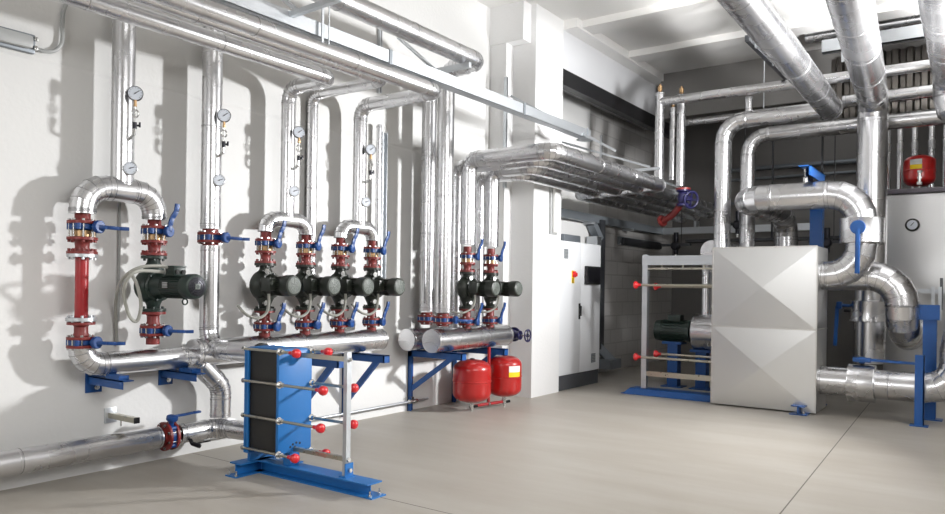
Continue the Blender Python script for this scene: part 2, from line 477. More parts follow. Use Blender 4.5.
def valve_upper(loc, label, kind, lowest_grey=False, scale=1.0, group=None, brass=True):
    """Shut-off valve bolted to a brass check valve and a red reducing neck; origin at its lowest flange."""
    t = thing('valve_assembly', label, 'valve', loc, 0, group); t.scale = (scale,) * 3
    R = 0.100
    m = MB(); flange(m, 0.0, R); nuts(m, (-0.012, 0.030), 0.083); m.build('lower_flange', 'red', t)
    MB().lathe((0, 0, 0.02), (0, 0, 1), [(0, .052), (.03, .046), (.06, .050), (.085, .064)]).build('neck', 'red', t)
    m = MB(); flange(m, 0.100, R); nuts(m, (0.092,), 0.083); m.build('flange', 'red', t)
    MB().lathe((0, 0, 0.12), (0, 0, 1), [(0, .060), (.004, .066), (.045, .066), (.05, .060)]).build('check_valve', 'brass', t)
    m = MB(); m.lathe((0, 0, 0.172), (0, 0, 1), [(0, .080), (.006, .088), (.037, .088), (.043, .080)])
    for i in range(4):
        a = PI / 4 + i * PI / 2; m.cyl((.083 * math.cos(a), .083 * math.sin(a), .172), (.083 * math.cos(a), .083 * math.sin(a), .215), .02, seg=14)
    m.build('valve_body', 'blue', t)
    m = MB(); flange(m, 0.215, R); m.build('flange', 'red', t)
    MB().lathe((0, 0, 0.235), (0, 0, 1), [(0, .062), (.02, .052), (.085, .050)]).build('neck', 'red', t)
    for i in range(8):
        a = 2 * PI * (i + .5) / 8
        m = MB(); x, y = .083 * math.cos(a), .083 * math.sin(a)
        m.cyl((x, y, .088), (x, y, .245), .007, seg=8); m.cyl((x, y, .235), (x, y, .248), .012, seg=6)
        m.build('stud', 'chrome', t)
    lever(t, kind, 0.193, 0.125)
    return t

def valve_lower(loc, label, kind, scale=1.0, group=None):
    """Valve under a pump: origin at the underside of the assembly."""
    t = thing('valve_assembly', label, 'valve', loc, 0, group); t.scale = (scale,) * 3
    R = 0.098
    MB().lathe((0, 0, -0.03), (0, 0, 1), [(0, .052), (.07, .052)]).build('neck', 'red', t)
    m = MB(); flange(m, 0.04, R); m.build('flange', 'red', t)
    m = MB(); m.lathe((0, 0, .06), (0, 0, 1), [(0, .078), (.006, .086), (.037, .086), (.043, .078)])
    for i in range(4):
        a = PI / 4 + i * PI / 2; m.cyl((.083 * math.cos(a), .083 * math.sin(a), .06), (.083 * math.cos(a), .083 * math.sin(a), .103), .02, seg=14)
    m.build('valve_body', 'blue', t)
    m = MB(); flange(m, .103, R); m.build('flange', 'red', t)
    MB().lathe((0, 0, .123), (0, 0, 1), [(0, .060), (.03, .048), (.075, .048), (.09, .058)]).build('neck', 'red', t)
    m = MB(); flange(m, .212, R * .98); m.build('upper_flange', 'red', t)
    for i in range(8):
        a = 2 * PI * (i + .5) / 8; x, y = .083 * math.cos(a), .083 * math.sin(a)
        m = MB(); m.cyl((x, y, .026), (x, y, .137), .007, seg=8); m.cyl((x, y, .026), (x, y, .038), .012, seg=6); m.cyl((x, y, .124), (x, y, .136), .012, seg=6)
        m.build('stud', 'chrome', t)
    lever(t, kind, 0.082, 0.125)
    return t

def valve_inline(loc, label, kind, R=0.10, neck=0.05, group=None, reach=0.15):
    """Plain shut-off valve between two pipes; origin at mid body."""
    t = thing('valve', label, 'valve', loc, 0, group)
    MB().lathe((0, 0, -.042 - neck), (0, 0, 1), [(0, R * .62), (neck + .001, R * .62)]).build('neck', 'red', t)
    m = MB(); flange(m, -.043, R); m.build('flange', 'red', t)
    m = MB(); m.lathe((0, 0, -.023), (0, 0, 1), [(0, R * .8), (.006, R * .87), (.04, R * .87), (.046, R * .8)])
    for i in range(4):
        a = PI / 4 + i * PI / 2; q = R * .83; m.cyl((q * math.cos(a), q * math.sin(a), -.023), (q * math.cos(a), q * math.sin(a), .023), .02, seg=14)
    m.build('valve_body', 'blue', t)
    m = MB(); flange(m, .023, R); m.build('flange', 'red', t)
    MB().lathe((0, 0, .042), (0, 0, 1), [(0, R * .62), (neck + .001, R * .62)]).build('neck', 'red', t)
    for i in range(8):
        a = 2 * PI * (i + .5) / 8; q = R * .84; x, y = q * math.cos(a), q * math.sin(a)
        m = MB(); m.cyl((x, y, -.056), (x, y, .056), .007, seg=8); m.cyl((x, y, -.056), (x, y, -.044), .012, seg=6); m.cyl((x, y, .044), (x, y, .056), .012, seg=6)
        m.build('stud', 'chrome', t)
    lever(t, kind, 0.0, reach)
    return t

def pump(loc, label, mat, cover, badge, reach=0.56, group=None, dz=0.225, height=0.44, side_box=False):
    """In-line circulator: vertical flanged volute, motor pointing into the room (+X). Origin: lower flange face."""
    t = thing('circulator_pump', label, 'pump', loc, 0, group); q = dz
    m = MB(); flange(m, 0.0, .098, .022); nuts(m, (.030,), .080, 6); m.build('inlet_flange', mat, t)
    m = MB(); flange(m, height - .022, .098, .022); nuts(m, (height - .030,), .080, 6); m.build('outlet_flange', mat, t)
    m = MB()
    m.lathe((0, 0, .02), (0, 0, 1), [(0, .050), (.03, .052), (.09, .080), (.13, .085)])
    m.lathe((0, 0, height - .02), (0, 0, -1), [(0, .050), (.03, .052), (.08, .078), (.12, .085)])
    m.lathe((-.075, -.015, q), (1, 0, 0), [(0, .085), (.015, .118), (.05, .140), (.09, .140), (.13, .118), (.145, .10)], 32)
    m.build('volute', mat, t)
    m = MB(); m.lathe((.06, 0, q), (1, 0, 0), [(0, .120), (.025, .122), (.03, .105), (.10, .088), (.15, .088)], 28)
    for i in range(6):
        a = 2 * PI * i / 6 + .3; m.cyl((.055, .112 * math.cos(a), q + .112 * math.sin(a)), (.10, .112 * math.cos(a), q + .112 * math.sin(a)), .009, seg=6)
    m.build('motor_bracket', mat, t)
    m = MB(); m.lathe((.20, 0, q), (1, 0, 0), [(0, .080), (.0, .086), (reach - .28, .086), (reach - .27, .082)], 28)
    for i in range(28):
        a = 2 * PI * i / 28
        if abs(math.sin(a) - 1) < .12: continue
        c = (.20 + (reach - .30) / 2, .088 * math.cos(a), q + .088 * math.sin(a))
        m.box(c, (reach - .31, .014, .004), Matrix.Rotation(a, 3, 'X'))
    m.build('motor_housing', mat, t)
    m = MB(); m.lathe((reach - .11, 0, q), (1, 0, 0), [(0, .094), (.02, .097), (.085, .097), (.105, .088), (.11, .078)], 32)
    fc = m.build('fan_cover', mat, t)
    m = MB(); m.lathe((reach - .001, 0, q), (1, 0, 0), [(0, .074), (.004, .074), (.006, .070)], 30)
    for rr in (.022, .040, .057):
        pts = [(reach + .006, rr * math.cos(2 * PI * k / 24), q + rr * math.sin(2 * PI * k / 24)) for k in range(25)]
        m.tube(pts, .0025, 6, False)
    for k in range(8):
        a = 2 * PI * k / 8; m.bar((reach + .006, .01 * math.cos(a), q + .01 * math.sin(a)), (reach + .006, .072 * math.cos(a), q + .072 * math.sin(a)), .004, .004)
    m.build('fan_grille', cover, fc)
    if badge:
        m = MB(); m.box((reach + .010, 0, q), (.004, .042, .042), None, .001); bg = m.build('badge', 'grille', fc)
        m = MB(); m.box((reach + .0125, 0, q), (.002, .024, .024), Matrix.Rotation(PI / 4, 3, 'X')); m.build('badge_mark', 'green', fc)
    if side_box:
        m = MB(); m.box((.20, -.115, q + .01), (.11, .07, .115), None, .010); tb = m.build('terminal_box', mat, t)
        m = MB(); m.box((.20, -.155, q + .01), (.116, .012, .121), None, .004); m.build('box_lid', mat, tb)
        m = MB(); m.cyl((.20, -.12, q - .045), (.20, -.12, q - .075), .016, seg=12); m.build('cable_gland', 'black', tb)
        for hz in (height - .075, .075):
            m = MB(); m.cyl((.03, -.04, hz), (.10, -.06, hz), .016, seg=10); m.cyl((.075, -.055, hz), (.105, -.064, hz), .026, seg=6); m.build('vent_plug', 'chrome', t)
        return t
    m = MB(); m.box((.30, .0, q + .115), (.12, .105, .07), None, .010); tb = m.build('terminal_box', mat, t)
    m = MB(); m.box((.30, .0, q + .154), (.126, .111, .012), None, .004); m.build('box_lid', mat, tb)
    for k in (-1, 1):
        m = MB(); m.cyl((.362, k * .026, q + .112), (.372, k * .026, q + .112), .018, seg=16); m.cyl((.372, k * .026, q + .112), (.376, k * .026, q + .112), .010, seg=12)
        m.build('cable_gland', 'black', tb)
    m = MB(); pts = [(reach - .15, .022 * math.cos(a), q - .118 + .022 * math.sin(a)) for a in [2 * PI * k / 14 for k in range(15)]]
    m.tube(pts, .006, 8, False); m.cyl((reach - .15, 0, q - .096), (reach - .15, 0, q - .086), .009, seg=10); m.build('lifting_eye', mat, t)
    m = MB(); m.box((.30, -.0905, q + .01), (.07, .004, .045)); m.build('name_plate', 'silver_bezel', t)
    return t

def dial(name, label, loc, r, bez, group, stem_from, face=(0.86, -0.50, 0.06), needle_ang=0.7, siphon=False):
    """Round gauge whose face looks into the room; a pressure gauge carries siphon loop and cock below."""
    loc = Vector(loc); t = thing(name, label, 'gauge', loc, 0, group)
    f = Vector(face).normalized(); a, b = frame_from(f)
    m = MB(); m.lathe(f * -.030, f, [(0, r * .90), (.004, r), (.034, r), (.036, r * .94), (.030, r * .90)], 32); m.build('case', bez, t)
    m = MB(); m.lathe(f * .0015, f, [(0, r * .92), (.002, r * .92)], 32); d = m.build('dial_face', 'dial', t)
    m = MB()
    for k in range(11):
        th = PI * (-.75 + 1.5 * k / 10); c = f * .0045 + (a * math.sin(th) + b * math.cos(th)) * r * .76
        R = Matrix((a * math.cos(th) - b * math.sin(th), a * math.sin(th) + b * math.cos(th), f)).transposed()
        m.box(c, (.0025, r * .16, .001), R)
    m.build('scale', 'needle', d)
    m = MB(); dirn = a * math.sin(needle_ang) + b * math.cos(needle_ang)
    m.bar(f * .0055 - dirn * r * .25, f * .0055 + dirn * r * .62, .005, .001, f); m.cyl(f * .005, f * .008, .005, seg=12); m.build('needle', 'needle', d)
    s = Vector(stem_from) - loc
    if siphon:
        m = MB(); m.cyl((0, 0, -r * .95), (0, 0, -r - .03), .011, seg=12); m.cyl((0, 0, -r - .03), (0, 0, -r - .045), .014, seg=6); m.build('nipple', 'brass', t)
        m = MB(); cz = -r - .115
        m.tube([(0, 0, -r - .04), (0, 0, cz + .05)] + [(0, .028 * math.sin(k * PI / 8), cz + .018 + .030 * math.cos(k * PI / 8)) for k in range(17)] + [(0.0, -.004, cz - .06)], .006, 8)
        m.build('siphon_loop', 'chrome', t)
        m = MB(); m.cyl((0, -.002, cz - .05), (0, -.002, cz - .10), .016, seg=12); m.cyl((0, 0, cz - .075), (0.012, .030, cz - .07), .008, seg=10); m.box((.012, .032, cz - .065), (.014, .012, .04), None, .003)
        m.build('cock', 'bezel', t)
        m = MB(); m.tube([(0, -.004, cz - .10), (0, -.006, cz - .14), (s.x * .4, -.006, cz - .16), (s.x, s.y, cz - .17)], .013, 10); m.build('take_off', 'chrome', t)
    else:
        m = MB(); m.cyl(f * -.028, s, .014, seg=12); m.build('stem', 'brass', t)
    return t
# ================================================================== LEFT WALL PIPEWORK
XP = -5.56                                   # axis of the wall branches
def yu(u, x=XP, v=290): return P(u, v, x=x).y
Y1L, Y1R, Y1 = yu(81.6), yu(153.5), yu(120.5)
Y2 = yu(209.5)
Y3L, Y3R = yu(265), yu(305.5)
Y4L, Y4R = yu(340), yu(372)
Y3, Y4 = yu(286), yu(358)
XF, XR = -5.21, -5.54                        # front / rear collector of the far group
Y5, Y6 = yu(467, XF), yu(490.5, XF)
R1 = 0.085
G_GAUGE = 'pressure gauges on the risers'; G_THERM = 'round thermometers on the risers'
G_VALVE = 'red and blue flanged valve sets'; G_PUMP = 'dark circulator pumps along the wall'

# --- branch at far left: arch with riser, plain spool, large pump
ar = clad_pipe('insulated_pipe', 'arched silver pipe joining the plain red pipe and the largest pump on the left', 'pipe',
          [(XP, Y1L, 2.00), (XP, Y1L, 2.21), (XP, Y1R, 2.21), (XP, Y1R, 2.00)], 0.094, 0.17, 'arched silver pipes over the valve pairs')
clad_pipe('insulated_riser', 'thick silver riser carrying two gauges above the arched pipe at the far left', 'pipe',
          [(XP, Y1, 2.22), (XP, Y1, 3.62)], R1, 0.14, 'vertical silver risers')
valve_upper((XP, Y1L, 1.70), 'valve set with flat blue lever above the plain red vertical pipe', 'flat', True, 1.05, G_VALVE)
valve_upper((XP, Y1R, 1.715), 'valve set with upright blue lever above the largest pump on the left', 'up', True, 1.0, G_VALVE)
sp = thing('spool_pipe', 'plain glossy red vertical pipe with grey end flanges at the far left', 'pipe', (XP, Y1L, 1.205))
MB().cyl((0, 0, 0), (0, 0, .49), .046, seg=28).build('pipe_body', 'spool', sp)
for z in (0.0, .472):
    mm = MB(); flange(mm, z, .105, .024); nuts(mm, (z - .008, z + .032), .085, 8); mm.build('end_flange', 'galv', sp)
valve_lower((XP, Y1L, 0.965), 'lower valve set with flat blue lever beneath the plain red vertical pipe', 'flat', 1.0, G_VALVE)
pump((XP, Y1R, 1.265), 'largest dark green pump with square badge, alone left of the tall riser', 'green', 'bezel', True, 0.58, G_PUMP, 0.205, 0.445)
valve_lower((XP, Y1R, 1.03), 'lower valve set with flat blue lever under the largest pump', 'flat', 1.0, G_VALVE)
clad_pipe('insulated_header', 'short silver header on two blue wall brackets, dropping at its right end', 'pipe',
          [(XP, Y1L, 1.02), (XP, Y1L, 0.875), (XP, 3.76, 0.875), (XP, 4.05, 0.60), (XP, 4.05, 0.33)], 0.088, 0.16)
for k, (u, v, lab) in enumerate(((93, 385, 'blue wall bracket under the left end of the short header'), (165, 378, 'blue wall bracket under the right end of the short header'))):
    p = P(u, v, x=XW); t = thing('wall_bracket', lab, 'bracket', (XW + .002, p.y, 0.70), 0, 'blue wall brackets')
    MB().span((0, -.065, -.07), (.012, .065, .09), .003).build('back_plate', 'bracket_blue', t)
    mm = MB(); mm.span((.01, -.045, .055), (.50, .045, .063)); mm.span((.01, -.045, .0), (.50, -.037, .063)); mm.build('arm', 'bracket_blue', t)
    mm = MB(); mm.cyl((.01, .02, -.03), (.024, .02, -.03), .020, seg=16); mm.cyl((.02, .02, -.03), (.034, .02, -.03), .011, seg=6); mm.build('anchor_bolt', 'chrome', t)
    mm = MB(); mm.span((.26, -.04, .06), (.44, .04, .095)); mm.build('saddle', 'bracket_blue', t)
# grey cable of the large pump and its wall conduit
pc = P(117, 300, x=XW)
tag(MB().tube([(XW + .02, pc.y, 2.15), (XW + .02, pc.y, 1.18)], .011, 10).build('wall_conduit', 'grey_plastic'),
    'thin grey conduit on the wall behind the arch at far left', 'conduit')
def bez(pts, n=28):
    pts = [Vector(p) for p in pts]; out = []
    for i in range(len(pts) - 1):
        p0 = pts[max(i - 1, 0)]; p1 = pts[i]; p2 = pts[i + 1]; p3 = pts[min(i + 2, len(pts) - 1)]
        for k in range(n // 4):
            t = k / (n // 4)
            out.append(0.5 * ((2 * p1) + (p2 - p0) * t + (2 * p0 - 5 * p1 + 4 * p2 - p3) * t * t + (3 * p1 - p0 - 3 * p2 + p3) * t ** 3))
    out.append(pts[-1]); return out
q = lambda u, v, x: P(u, v, x=x)
tag(MB().tube(bez([(XP + .28, Y1R, 1.60), q(160, 266, -5.3), q(138, 268, -5.35), q(122, 280, -5.5), q(116, 300, -5.7), q(116, 325, XW + .03), q(117, 345, XW + .03)]), .013, 10).build('flexible_cable', 'grey_cable'),
    'grey cable looping from the largest pump to the wall', 'cable', 'grey pump cables')
tag(MB().tube(bez([(XP + .25, Y1R - .06, 1.58), q(135, 272, -5.2), q(124, 290, -5.3), q(129, 315, -5.35), q(137, 321, -5.35), q(141, 305, -5.3), q(137, 285, -5.3), q(130, 272, -5.4)]), .013, 10).build('flexible_cable', 'grey_cable'),
    'grey cable hanging in a loop left of the largest pump', 'cable', 'grey pump cables')

# --- second riser with its valve, leading to the plate exchanger
clad_pipe('insulated_riser', 'thick silver riser above the flat-levered valve, second riser from the left', 'pipe',
          [(XP, Y2, 1.965), (XP, Y2, 3.70)], R1, 0.14, 'vertical silver risers')
valve_inline((XP, Y2, 1.89), 'valve with flat blue lever in the lone riser right of the largest pump', 'flat', .105, .03, G_VALVE)
clad_pipe('insulated_riser', 'silver pipe running down from the lone riser valve and turning to the blue exchanger top', 'pipe',
          [(XP, Y2, 1.82), (XP, Y2, 0.93), (-4.90, Y2 + .02, 0.93)], R1 * .95, 0.17)

# --- gauges
def gauge_pair(y, z1, z2, r, tags):
    a, b = tags
    dial('pressure_gauge', a, (XP + r + .085, y, z1), .056, 'bezel', G_GAUGE, (XP + r - .005, y, z1 - .40), needle_ang=-.9, siphon=True)
    dial('thermometer', b, (XP + r + .030, y + .0, z2), .050, 'silver_bezel', G_THERM, (XP + r - .01, y, z2), needle_ang=-1.2)
def zv(u, v, x=XP): return P(u, v, x=x).z
gauge_pair(Y1 + .0, zv(134, 93, XP + .17), zv(128, 168, XP + .11), R1, ('dark rimmed pressure gauge on the far left riser', 'silver rimmed thermometer just above the far left arch'))
gauge_pair(Y2 + .0, zv(218, 114, XP + .17), zv(217, 180, XP + .11), R1, ('dark rimmed pressure gauge on the lone riser above the flat levered valve', 'thermometer on the lone riser above its flat levered valve'))
gauge_pair(Y3 + .0, zv(297, 131.7, XP + .15), zv(294, 191, XP + .1), .068, ('dark rimmed pressure gauge above the first arch over the row of four pumps', 'thermometer above the arch of the first two pumps in the row of four'))
gauge_pair(Y4 + .0, zv(366, 148.5, XP + .15), zv(365, 201.7, XP + .1), .072, ('dark rimmed pressure gauge above the second arch over the row of four pumps', 'thermometer above the arch of the last two pumps in the row of four'))

# --- row of four pumps on one header
for (yl, yr, ym, r, xo, zt, w) in ((Y3L, Y3R, Y3, .068, -4.97, 3.37, 'first two'), (Y4L, Y4R, Y4, .072, -4.51, 3.40, 'last two')):
    clad_pipe('insulated_pipe', f'arched silver pipe over the {w} pumps in the row of four', 'pipe',
              [(XP, yl, 1.98), (XP, yl, 2.11), (XP, yr, 2.11), (XP, yr, 1.98)], .072, 0.125, 'arched silver pipes over the valve pairs')
    clad_pipe('overhead_pipe', f'silver riser from the {w} pumps of the row of four, turning overhead', 'pipe',
              [(XP, ym, 2.13), (XP, ym, zt), (xo, ym, zt), (xo, -0.6, zt)], r, 0.13, 'long overhead pipes along the left wall')
ordn = ['first', 'second', 'third', 'fourth']
for i, y in enumerate((Y3L, Y3R, Y4L, Y4R)):
    w = ordn[i]
    pump((XP, y, 1.25), f'dark pump with pale fan grille, {w} from the left in the row of four', 'olive', 'grille', False, 0.40, G_PUMP, 0.235, 0.44, True)
    valve_upper((XP, y, 1.69), f'brass ringed valve set with upright lever above the {w} pump of the row of four', 'up', False, .95, G_VALVE)
    valve_lower((XP, y, 1.025), f'lower valve set with upright blue lever under the {w} pump of the row of four', 'up', .98, G_VALVE)
    tag(MB().tube(bez([(XP + .20, y - .12, 1.41), (XP + .19, y - .11, 1.33), (XP + .15, y - .10, 1.24), (XP + .12, y - .17, 1.19), (XP + .06, y - .25, 1.22), (XP - .04, y - .27, 1.30)]), .013, 8).build('flexible_cable', 'grey_cable'),
        f'grey cable looping under the {w} pump of the row of four', 'cable', 'grey pump cables')
clad_pipe('insulated_header', 'long silver header under the row of four pumps, behind the blue exchanger', 'pipe',
          [(XP, Y3L - .75, 0.905), (XP, Y4R + .15, 0.905)], .118)
# thin pipes and perforated rail behind
clad_pipe('wall_pipe', 'thin silver pipe up the wall behind the first arch, turning overhead between two others', 'pipe',
          [(-5.73, yu(310, -5.73), 1.6), (-5.73, yu(310, -5.73), 3.43), (-4.75, yu(310, -5.73), 3.43), (-4.75, -.6, 3.43)], .055, .1)
clad_pipe('wall_pipe', 'thin silver pipe on the wall behind the second arch of the row of four', 'pipe',
          [(-5.70, yu(377, -5.70), 1.6), (-5.70, yu(377, -5.70), 3.30)], .03, .1)
yr_ = yu(383, -5.74)
mm = MB(); mm.span((XW, yr_ - .035, 1.55), (XW + .012, yr_ + .045, 3.25)); mm.span((XW, yr_ - .035, 1.55), (XW + .05, yr_ - .03, 3.25)); mm.span((XW, yr_ + .04, 1.55), (XW + .05, yr_ + .045, 3.25))
for k in range(22): mm.span((XW + .01, yr_ - .01, 1.6 + k * .075), (XW + .02, yr_ + .02, 1.63 + k * .075))
tag(mm.build('cable_rail', 'galv'), 'galvanised perforated rail up the wall right of the row of four', 'rail')
# triangular bracket of the long header
def tri_bracket(y, label, z, ln, drop, floor=False):
    t = thing('support_bracket', label, 'bracket', (XW + .003, y, 0), 0, 'blue triangular brackets')
    z0 = 0.0 if floor else z - drop
    mm = MB(); mm.span((0, -.045, z0), (.012, .045, z)); mm.span((0, -.045, z0), (.06, -.035, z)); mm.build('post', 'bracket_blue', t)
    mm = MB(); mm.span((0, -.045, z - .012), (ln, .045, z)); mm.span((0, -.045, z - .08), (ln, -.035, z)); mm.span((ln - .012, -.045, z - .08), (ln, .045, z)); mm.build('arm', 'bracket_blue', t)
    mm = MB(); mm.bar((.03, 0, z - drop * .78), (ln * .86, 0, z - .04), .07, .012); mm.bar((.03, -.035, z - drop * .78), (ln * .86, -.035, z - .04), .010, .06); mm.build('brace', 'bracket_blue', t)
    for zz in (z - drop * .55, z0 + .15):
        mm = MB(); mm.cyl((.012, .02, zz), (.028, .02, zz), .014, seg=6); mm.build('anchor_bolt', 'chrome', t)
    return t
tri_bracket(yu(346, XW), 'blue triangular bracket behind the grey post of the exchanger', 0.775, .60, .70)
tri_bracket(yu(300, XW), 'blue triangular bracket hidden behind the blue exchanger plate', 0.775, .60, .70)

# --- far group: two collectors on floor standing brackets
tri_bracket(yu(411, XW), 'blue triangular bracket left of the red vessels, standing on the floor', 0.735, .80, .62, True)
tri_bracket(yu(455, XW), 'blue triangular bracket behind the nearer red vessel', 0.735, .80, .62, True)
clad_pipe('insulated_header', 'front silver collector pipe with flat end above the red vessels', 'pipe', [(XF, 6.56, .88), (XF, 8.10, .88)], .132, None, None, seams=.8)
clad_pipe('insulated_header', 'rear silver collector pipe with flat end against the wall', 'pipe', [(XR, 6.52, .88), (XR, 8.10, .88)], .125, None, None, seams=.8)
yA, yB = yu(443.5, XF), yu(427, XR)
clad_pipe('overhead_pipe', 'tall thick silver riser from the front collector, turning back overhead above the tray', 'pipe',
          [(XF, yA, 1.20), (XF, yA, 3.99), (-4.74, yA, 3.99), (-4.74, 0.6, 3.99)], .098, .16, 'long overhead pipes along the left wall')
clad_pipe('insulated_riser', 'tall silver riser from the rear collector, left one of the tall pair', 'pipe',
          [(XR, yB, 1.20), (XR, yB, 3.93)], .088, .15, 'vertical silver risers')
valve_inline((XF, yA, 1.115), 'valve with flat blue lever under the right tall riser of the pair', 'flat', .112, .03, G_VALVE)
valve_inline((XR, yB, 1.115), 'valve with flat blue lever under the left tall riser of the pair', 'flat', .108, .03, G_VALVE)
for i, (y, w) in enumerate(((Y5, 'left'), (Y6, 'right'))):
    pump((XF, y, 1.235), f'dark green pump beside the tall risers, {w} one of the far pair', 'olive', 'grille', False, 0.42, G_PUMP, 0.245, 0.44, True)
    valve_upper((XF, y, 1.675), f'valve set with upright blue lever above the {w} pump of the far pair', 'up', False, .95, G_VALVE)
    valve_lower((XF, y, 1.00), f'lower valve set with upright blue lever under the {w} pump of the far pair', 'up', 1.0, G_VALVE)
    tag(MB().tube(bez([(XF + .20, y - .12, 1.40), (XF + .19, y - .11, 1.32), (XF + .15, y - .12, 1.24), (XF + .08, y - .2, 1.19), (XF - .03, y - .26, 1.20)]), .012, 8).build('flexible_cable', 'grey_cable'),
        f'grey cable under the {w} pump of the far pair', 'cable', 'grey pump cables')
# purple gate valve at the collector end
g = thing('gate_valve', 'dark purple-blue gate valve with handwheel on the right end of the front collector', 'valve', (XF, 8.10, .88))
mm = MB(); mm.lathe((0, 0, 0), (0, 1, 0), [(0, .095), (.022, .095)]); mm.lathe((0, .20, 0), (0, 1, 0), [(0, .095), (.022, .095)]); nuts_y = 8
for k in range(8):
    a = 2 * PI * k / 8; mm.cyl((.078 * math.cos(a), -.008, .078 * math.sin(a)), (.078 * math.cos(a), .03, .078 * math.sin(a)), .011, seg=6)
mm.build('flange', 'purple', g)
mm = MB(); mm.lathe((0, .02, 0), (0, 1, 0), [(0, .06), (.05, .075), (.13, .075), (.18, .06)]); mm.lathe((.05, .11, 0), (1, 0, 0), [(0, .06), (.07, .05), (.09, .06), (.11, .06)]); mm.build('valve_body', 'purple', g)
MB().cyl((.12, .11, 0), (.30, .11, 0), .013).build('spindle', 'chrome', g)
mm = MB(); mm.tube([(.27, .11 + .075 * math.cos(2 * PI * k / 24), .075 * math.sin(2 * PI * k / 24)) for k in range(25)], .011, 8, False)
for k in range(4): mm.bar((.27, .11, 0), (.27, .11 + .075 * math.cos(PI * k / 2), .075 * math.sin(PI * k / 2)), .014, .01)
mm.cyl((.255, .11, 0), (.285, .11, 0), .02); mm.build('handwheel', 'purple', g)

# --- four bundled pipes: up from the pumps, out into the room, then away along the ceiling
B = [dict(x0=XF, y=Y5, z=3.02, x=-4.07, r=.098, yj=10.50, low=2.0),
     dict(x0=XR, y=yu(455, XR), z=2.985, x=-4.33, r=.088, yj=10.35, low=1.0),
     dict(x0=XF, y=Y6, z=2.955, x=-4.60, r=.092, yj=10.20, low=2.0),
     dict(x0=XR, y=yu(477.5, XR), z=2.92, x=-4.87, r=.085, yj=10.05, low=1.0)]
bl = ['outermost', 'second', 'third', 'innermost']
for i, b in enumerate(B):
    clad_pipe('bundle_pipe', f'{bl[i]} of the four silver pipes running side by side under the ceiling to the back', 'pipe',
              [(b['x0'], b['y'], b['low']), (b['x0'], b['y'], b['z']), (b['x'], b['y'], b['z']), (b['x'], b['yj'], b['z']),
               (b['x'] - .34, b['yj'], b['z']), (b['x'] - .34, 14.6, b['z'])], b['r'], .13, 'four bundled pipes', seams=1.1)
# ================================================================== OVERHEAD SUPPORTS ON THE LEFT
def strut(m, p0, p1, w=.041): m.bar(p0, p1, w, w)
def wall_strut(y, ztop, zbot, arm_z, arm_len, label, brace_to=None, arm2=None, xw=XW):
    t = thing('strut_bracket', label, 'bracket', (xw + .022, y, zbot), 0, 'galvanised strut brackets')
    mm = MB(); strut(mm, (0, 0, 0), (0, 0, ztop - zbot)); mm.build('rail', 'galv', t)
    mm = MB(); mm.span((.021, -.004, .0), (.023, .004, ztop - zbot)); mm.build('slot', 'dark_steel', t)
    if arm_len:
        mm = MB(); strut(mm, (.02, 0, arm_z - zbot), (arm_len, 0, arm_z - zbot)); mm.build('arm', 'galv', t)
        mm = MB(); mm.bar((.01, .0, arm_z - zbot + (.55 if brace_to is None else brace_to)), (arm_len * .92, 0, arm_z - zbot + .03), .030, .030); mm.build('brace', 'galv', t)
    if arm2:
        mm = MB(); strut(mm, (.02, 0, arm2[0] - zbot), (arm2[1], 0, arm2[0] - zbot)); mm.build('arm', 'galv', t)
    return t
wall_strut(yu(375, XW), 4.42, 3.68, 3.86, 0, 'galvanised strut rail on the wall above the row of four')
a = P(424, 74, x=-5.25); b = P(485, 61.5, x=-4.62); b.y = a.y; b.z = a.z
tag(MB().bar(a, b, .041, .06).build('strut_rail', 'galv'), 'galvanised strut arm under the bend of the highest overhead pipe', 'strut')
a = P(398, 37, x=-5.2); b = P(434, 69, x=-5.1)
tag(MB().bar(a, b, .03, .03).build('brace_strut', 'galv'), 'short sloping galvanised strut below the highest overhead pipe', 'strut')
t5 = wall_strut(8.49, 4.35, 2.85, 2.85, .0, 'galvanised strut rail standing on the pilaster notch', xw=-5.53)
p0 = P(511, 96, x=-5.50); p1 = P(616, 151, x=-4.05)
tag(MB().bar(p0, p1, .03, .03).build('brace_strut', 'galv'), 'long diagonal galvanised strut from the pilaster down to the bundle', 'strut')
wall_strut(10.05, 4.2, 3.1, 3.20, 1.85, 'galvanised strut bracket holding the bundle beyond the pilaster', .62)
wall_strut(12.0, 4.2, 3.05, 3.14, 1.6, 'galvanised strut bracket holding the bundle near the back', .62)
# tray
tr = thing('cable_tray', 'pale galvanised cable tray running high along the left wall to the pilaster', 'tray', (-4.48, 0, 3.49))
ye = 9.0
mm = MB(); mm.span((-.12, 0.4, 0), (.0, ye, .004)); mm.span((-.004, 0.4, 0), (.0, ye, .115)); mm.span((-.12, 0.4, 0), (-.116, ye, .115)); mm.build('tray_channel', 'galv', tr)
mm = MB(); mm.lathe((-.06, ye - .02, -.006), (0, 0, 1), [(0, .13), (.004, .13)]); mm.build('end_plate', 'galv', tr)
for y in (2.6, 5.0, 7.3, 8.9):
    mm = MB(); mm.span((-.002, y - .02, -.01), (.006, y + .02, .125)); mm.build('joint_plate', 'trunk', tr)
for y in (4.15,):
    mm = MB(); mm.bar((.03, y, -.05), (.03, y, .62), .012, .02); mm.bar((.03, y + .07, -.05), (.03, y + .07, .62), .008, .008); mm.build('hanger', 'galv', tr)
mm = MB(); strut(mm, P(282, 18, x=-4.60) - Vector((-4.48, 0, 3.49)), P(340, -2, x=-3.9) - Vector((-4.48, 0, 3.49))); mm.build('cross_arm', 'galv', tr)
mm = MB(); strut(mm, P(282, -2, x=-4.7) - Vector((-4.48, 0, 3.49)), P(298, 11, x=-4.45) - Vector((-4.48, 0, 3.49)), .03); mm.build('brace', 'galv', tr)

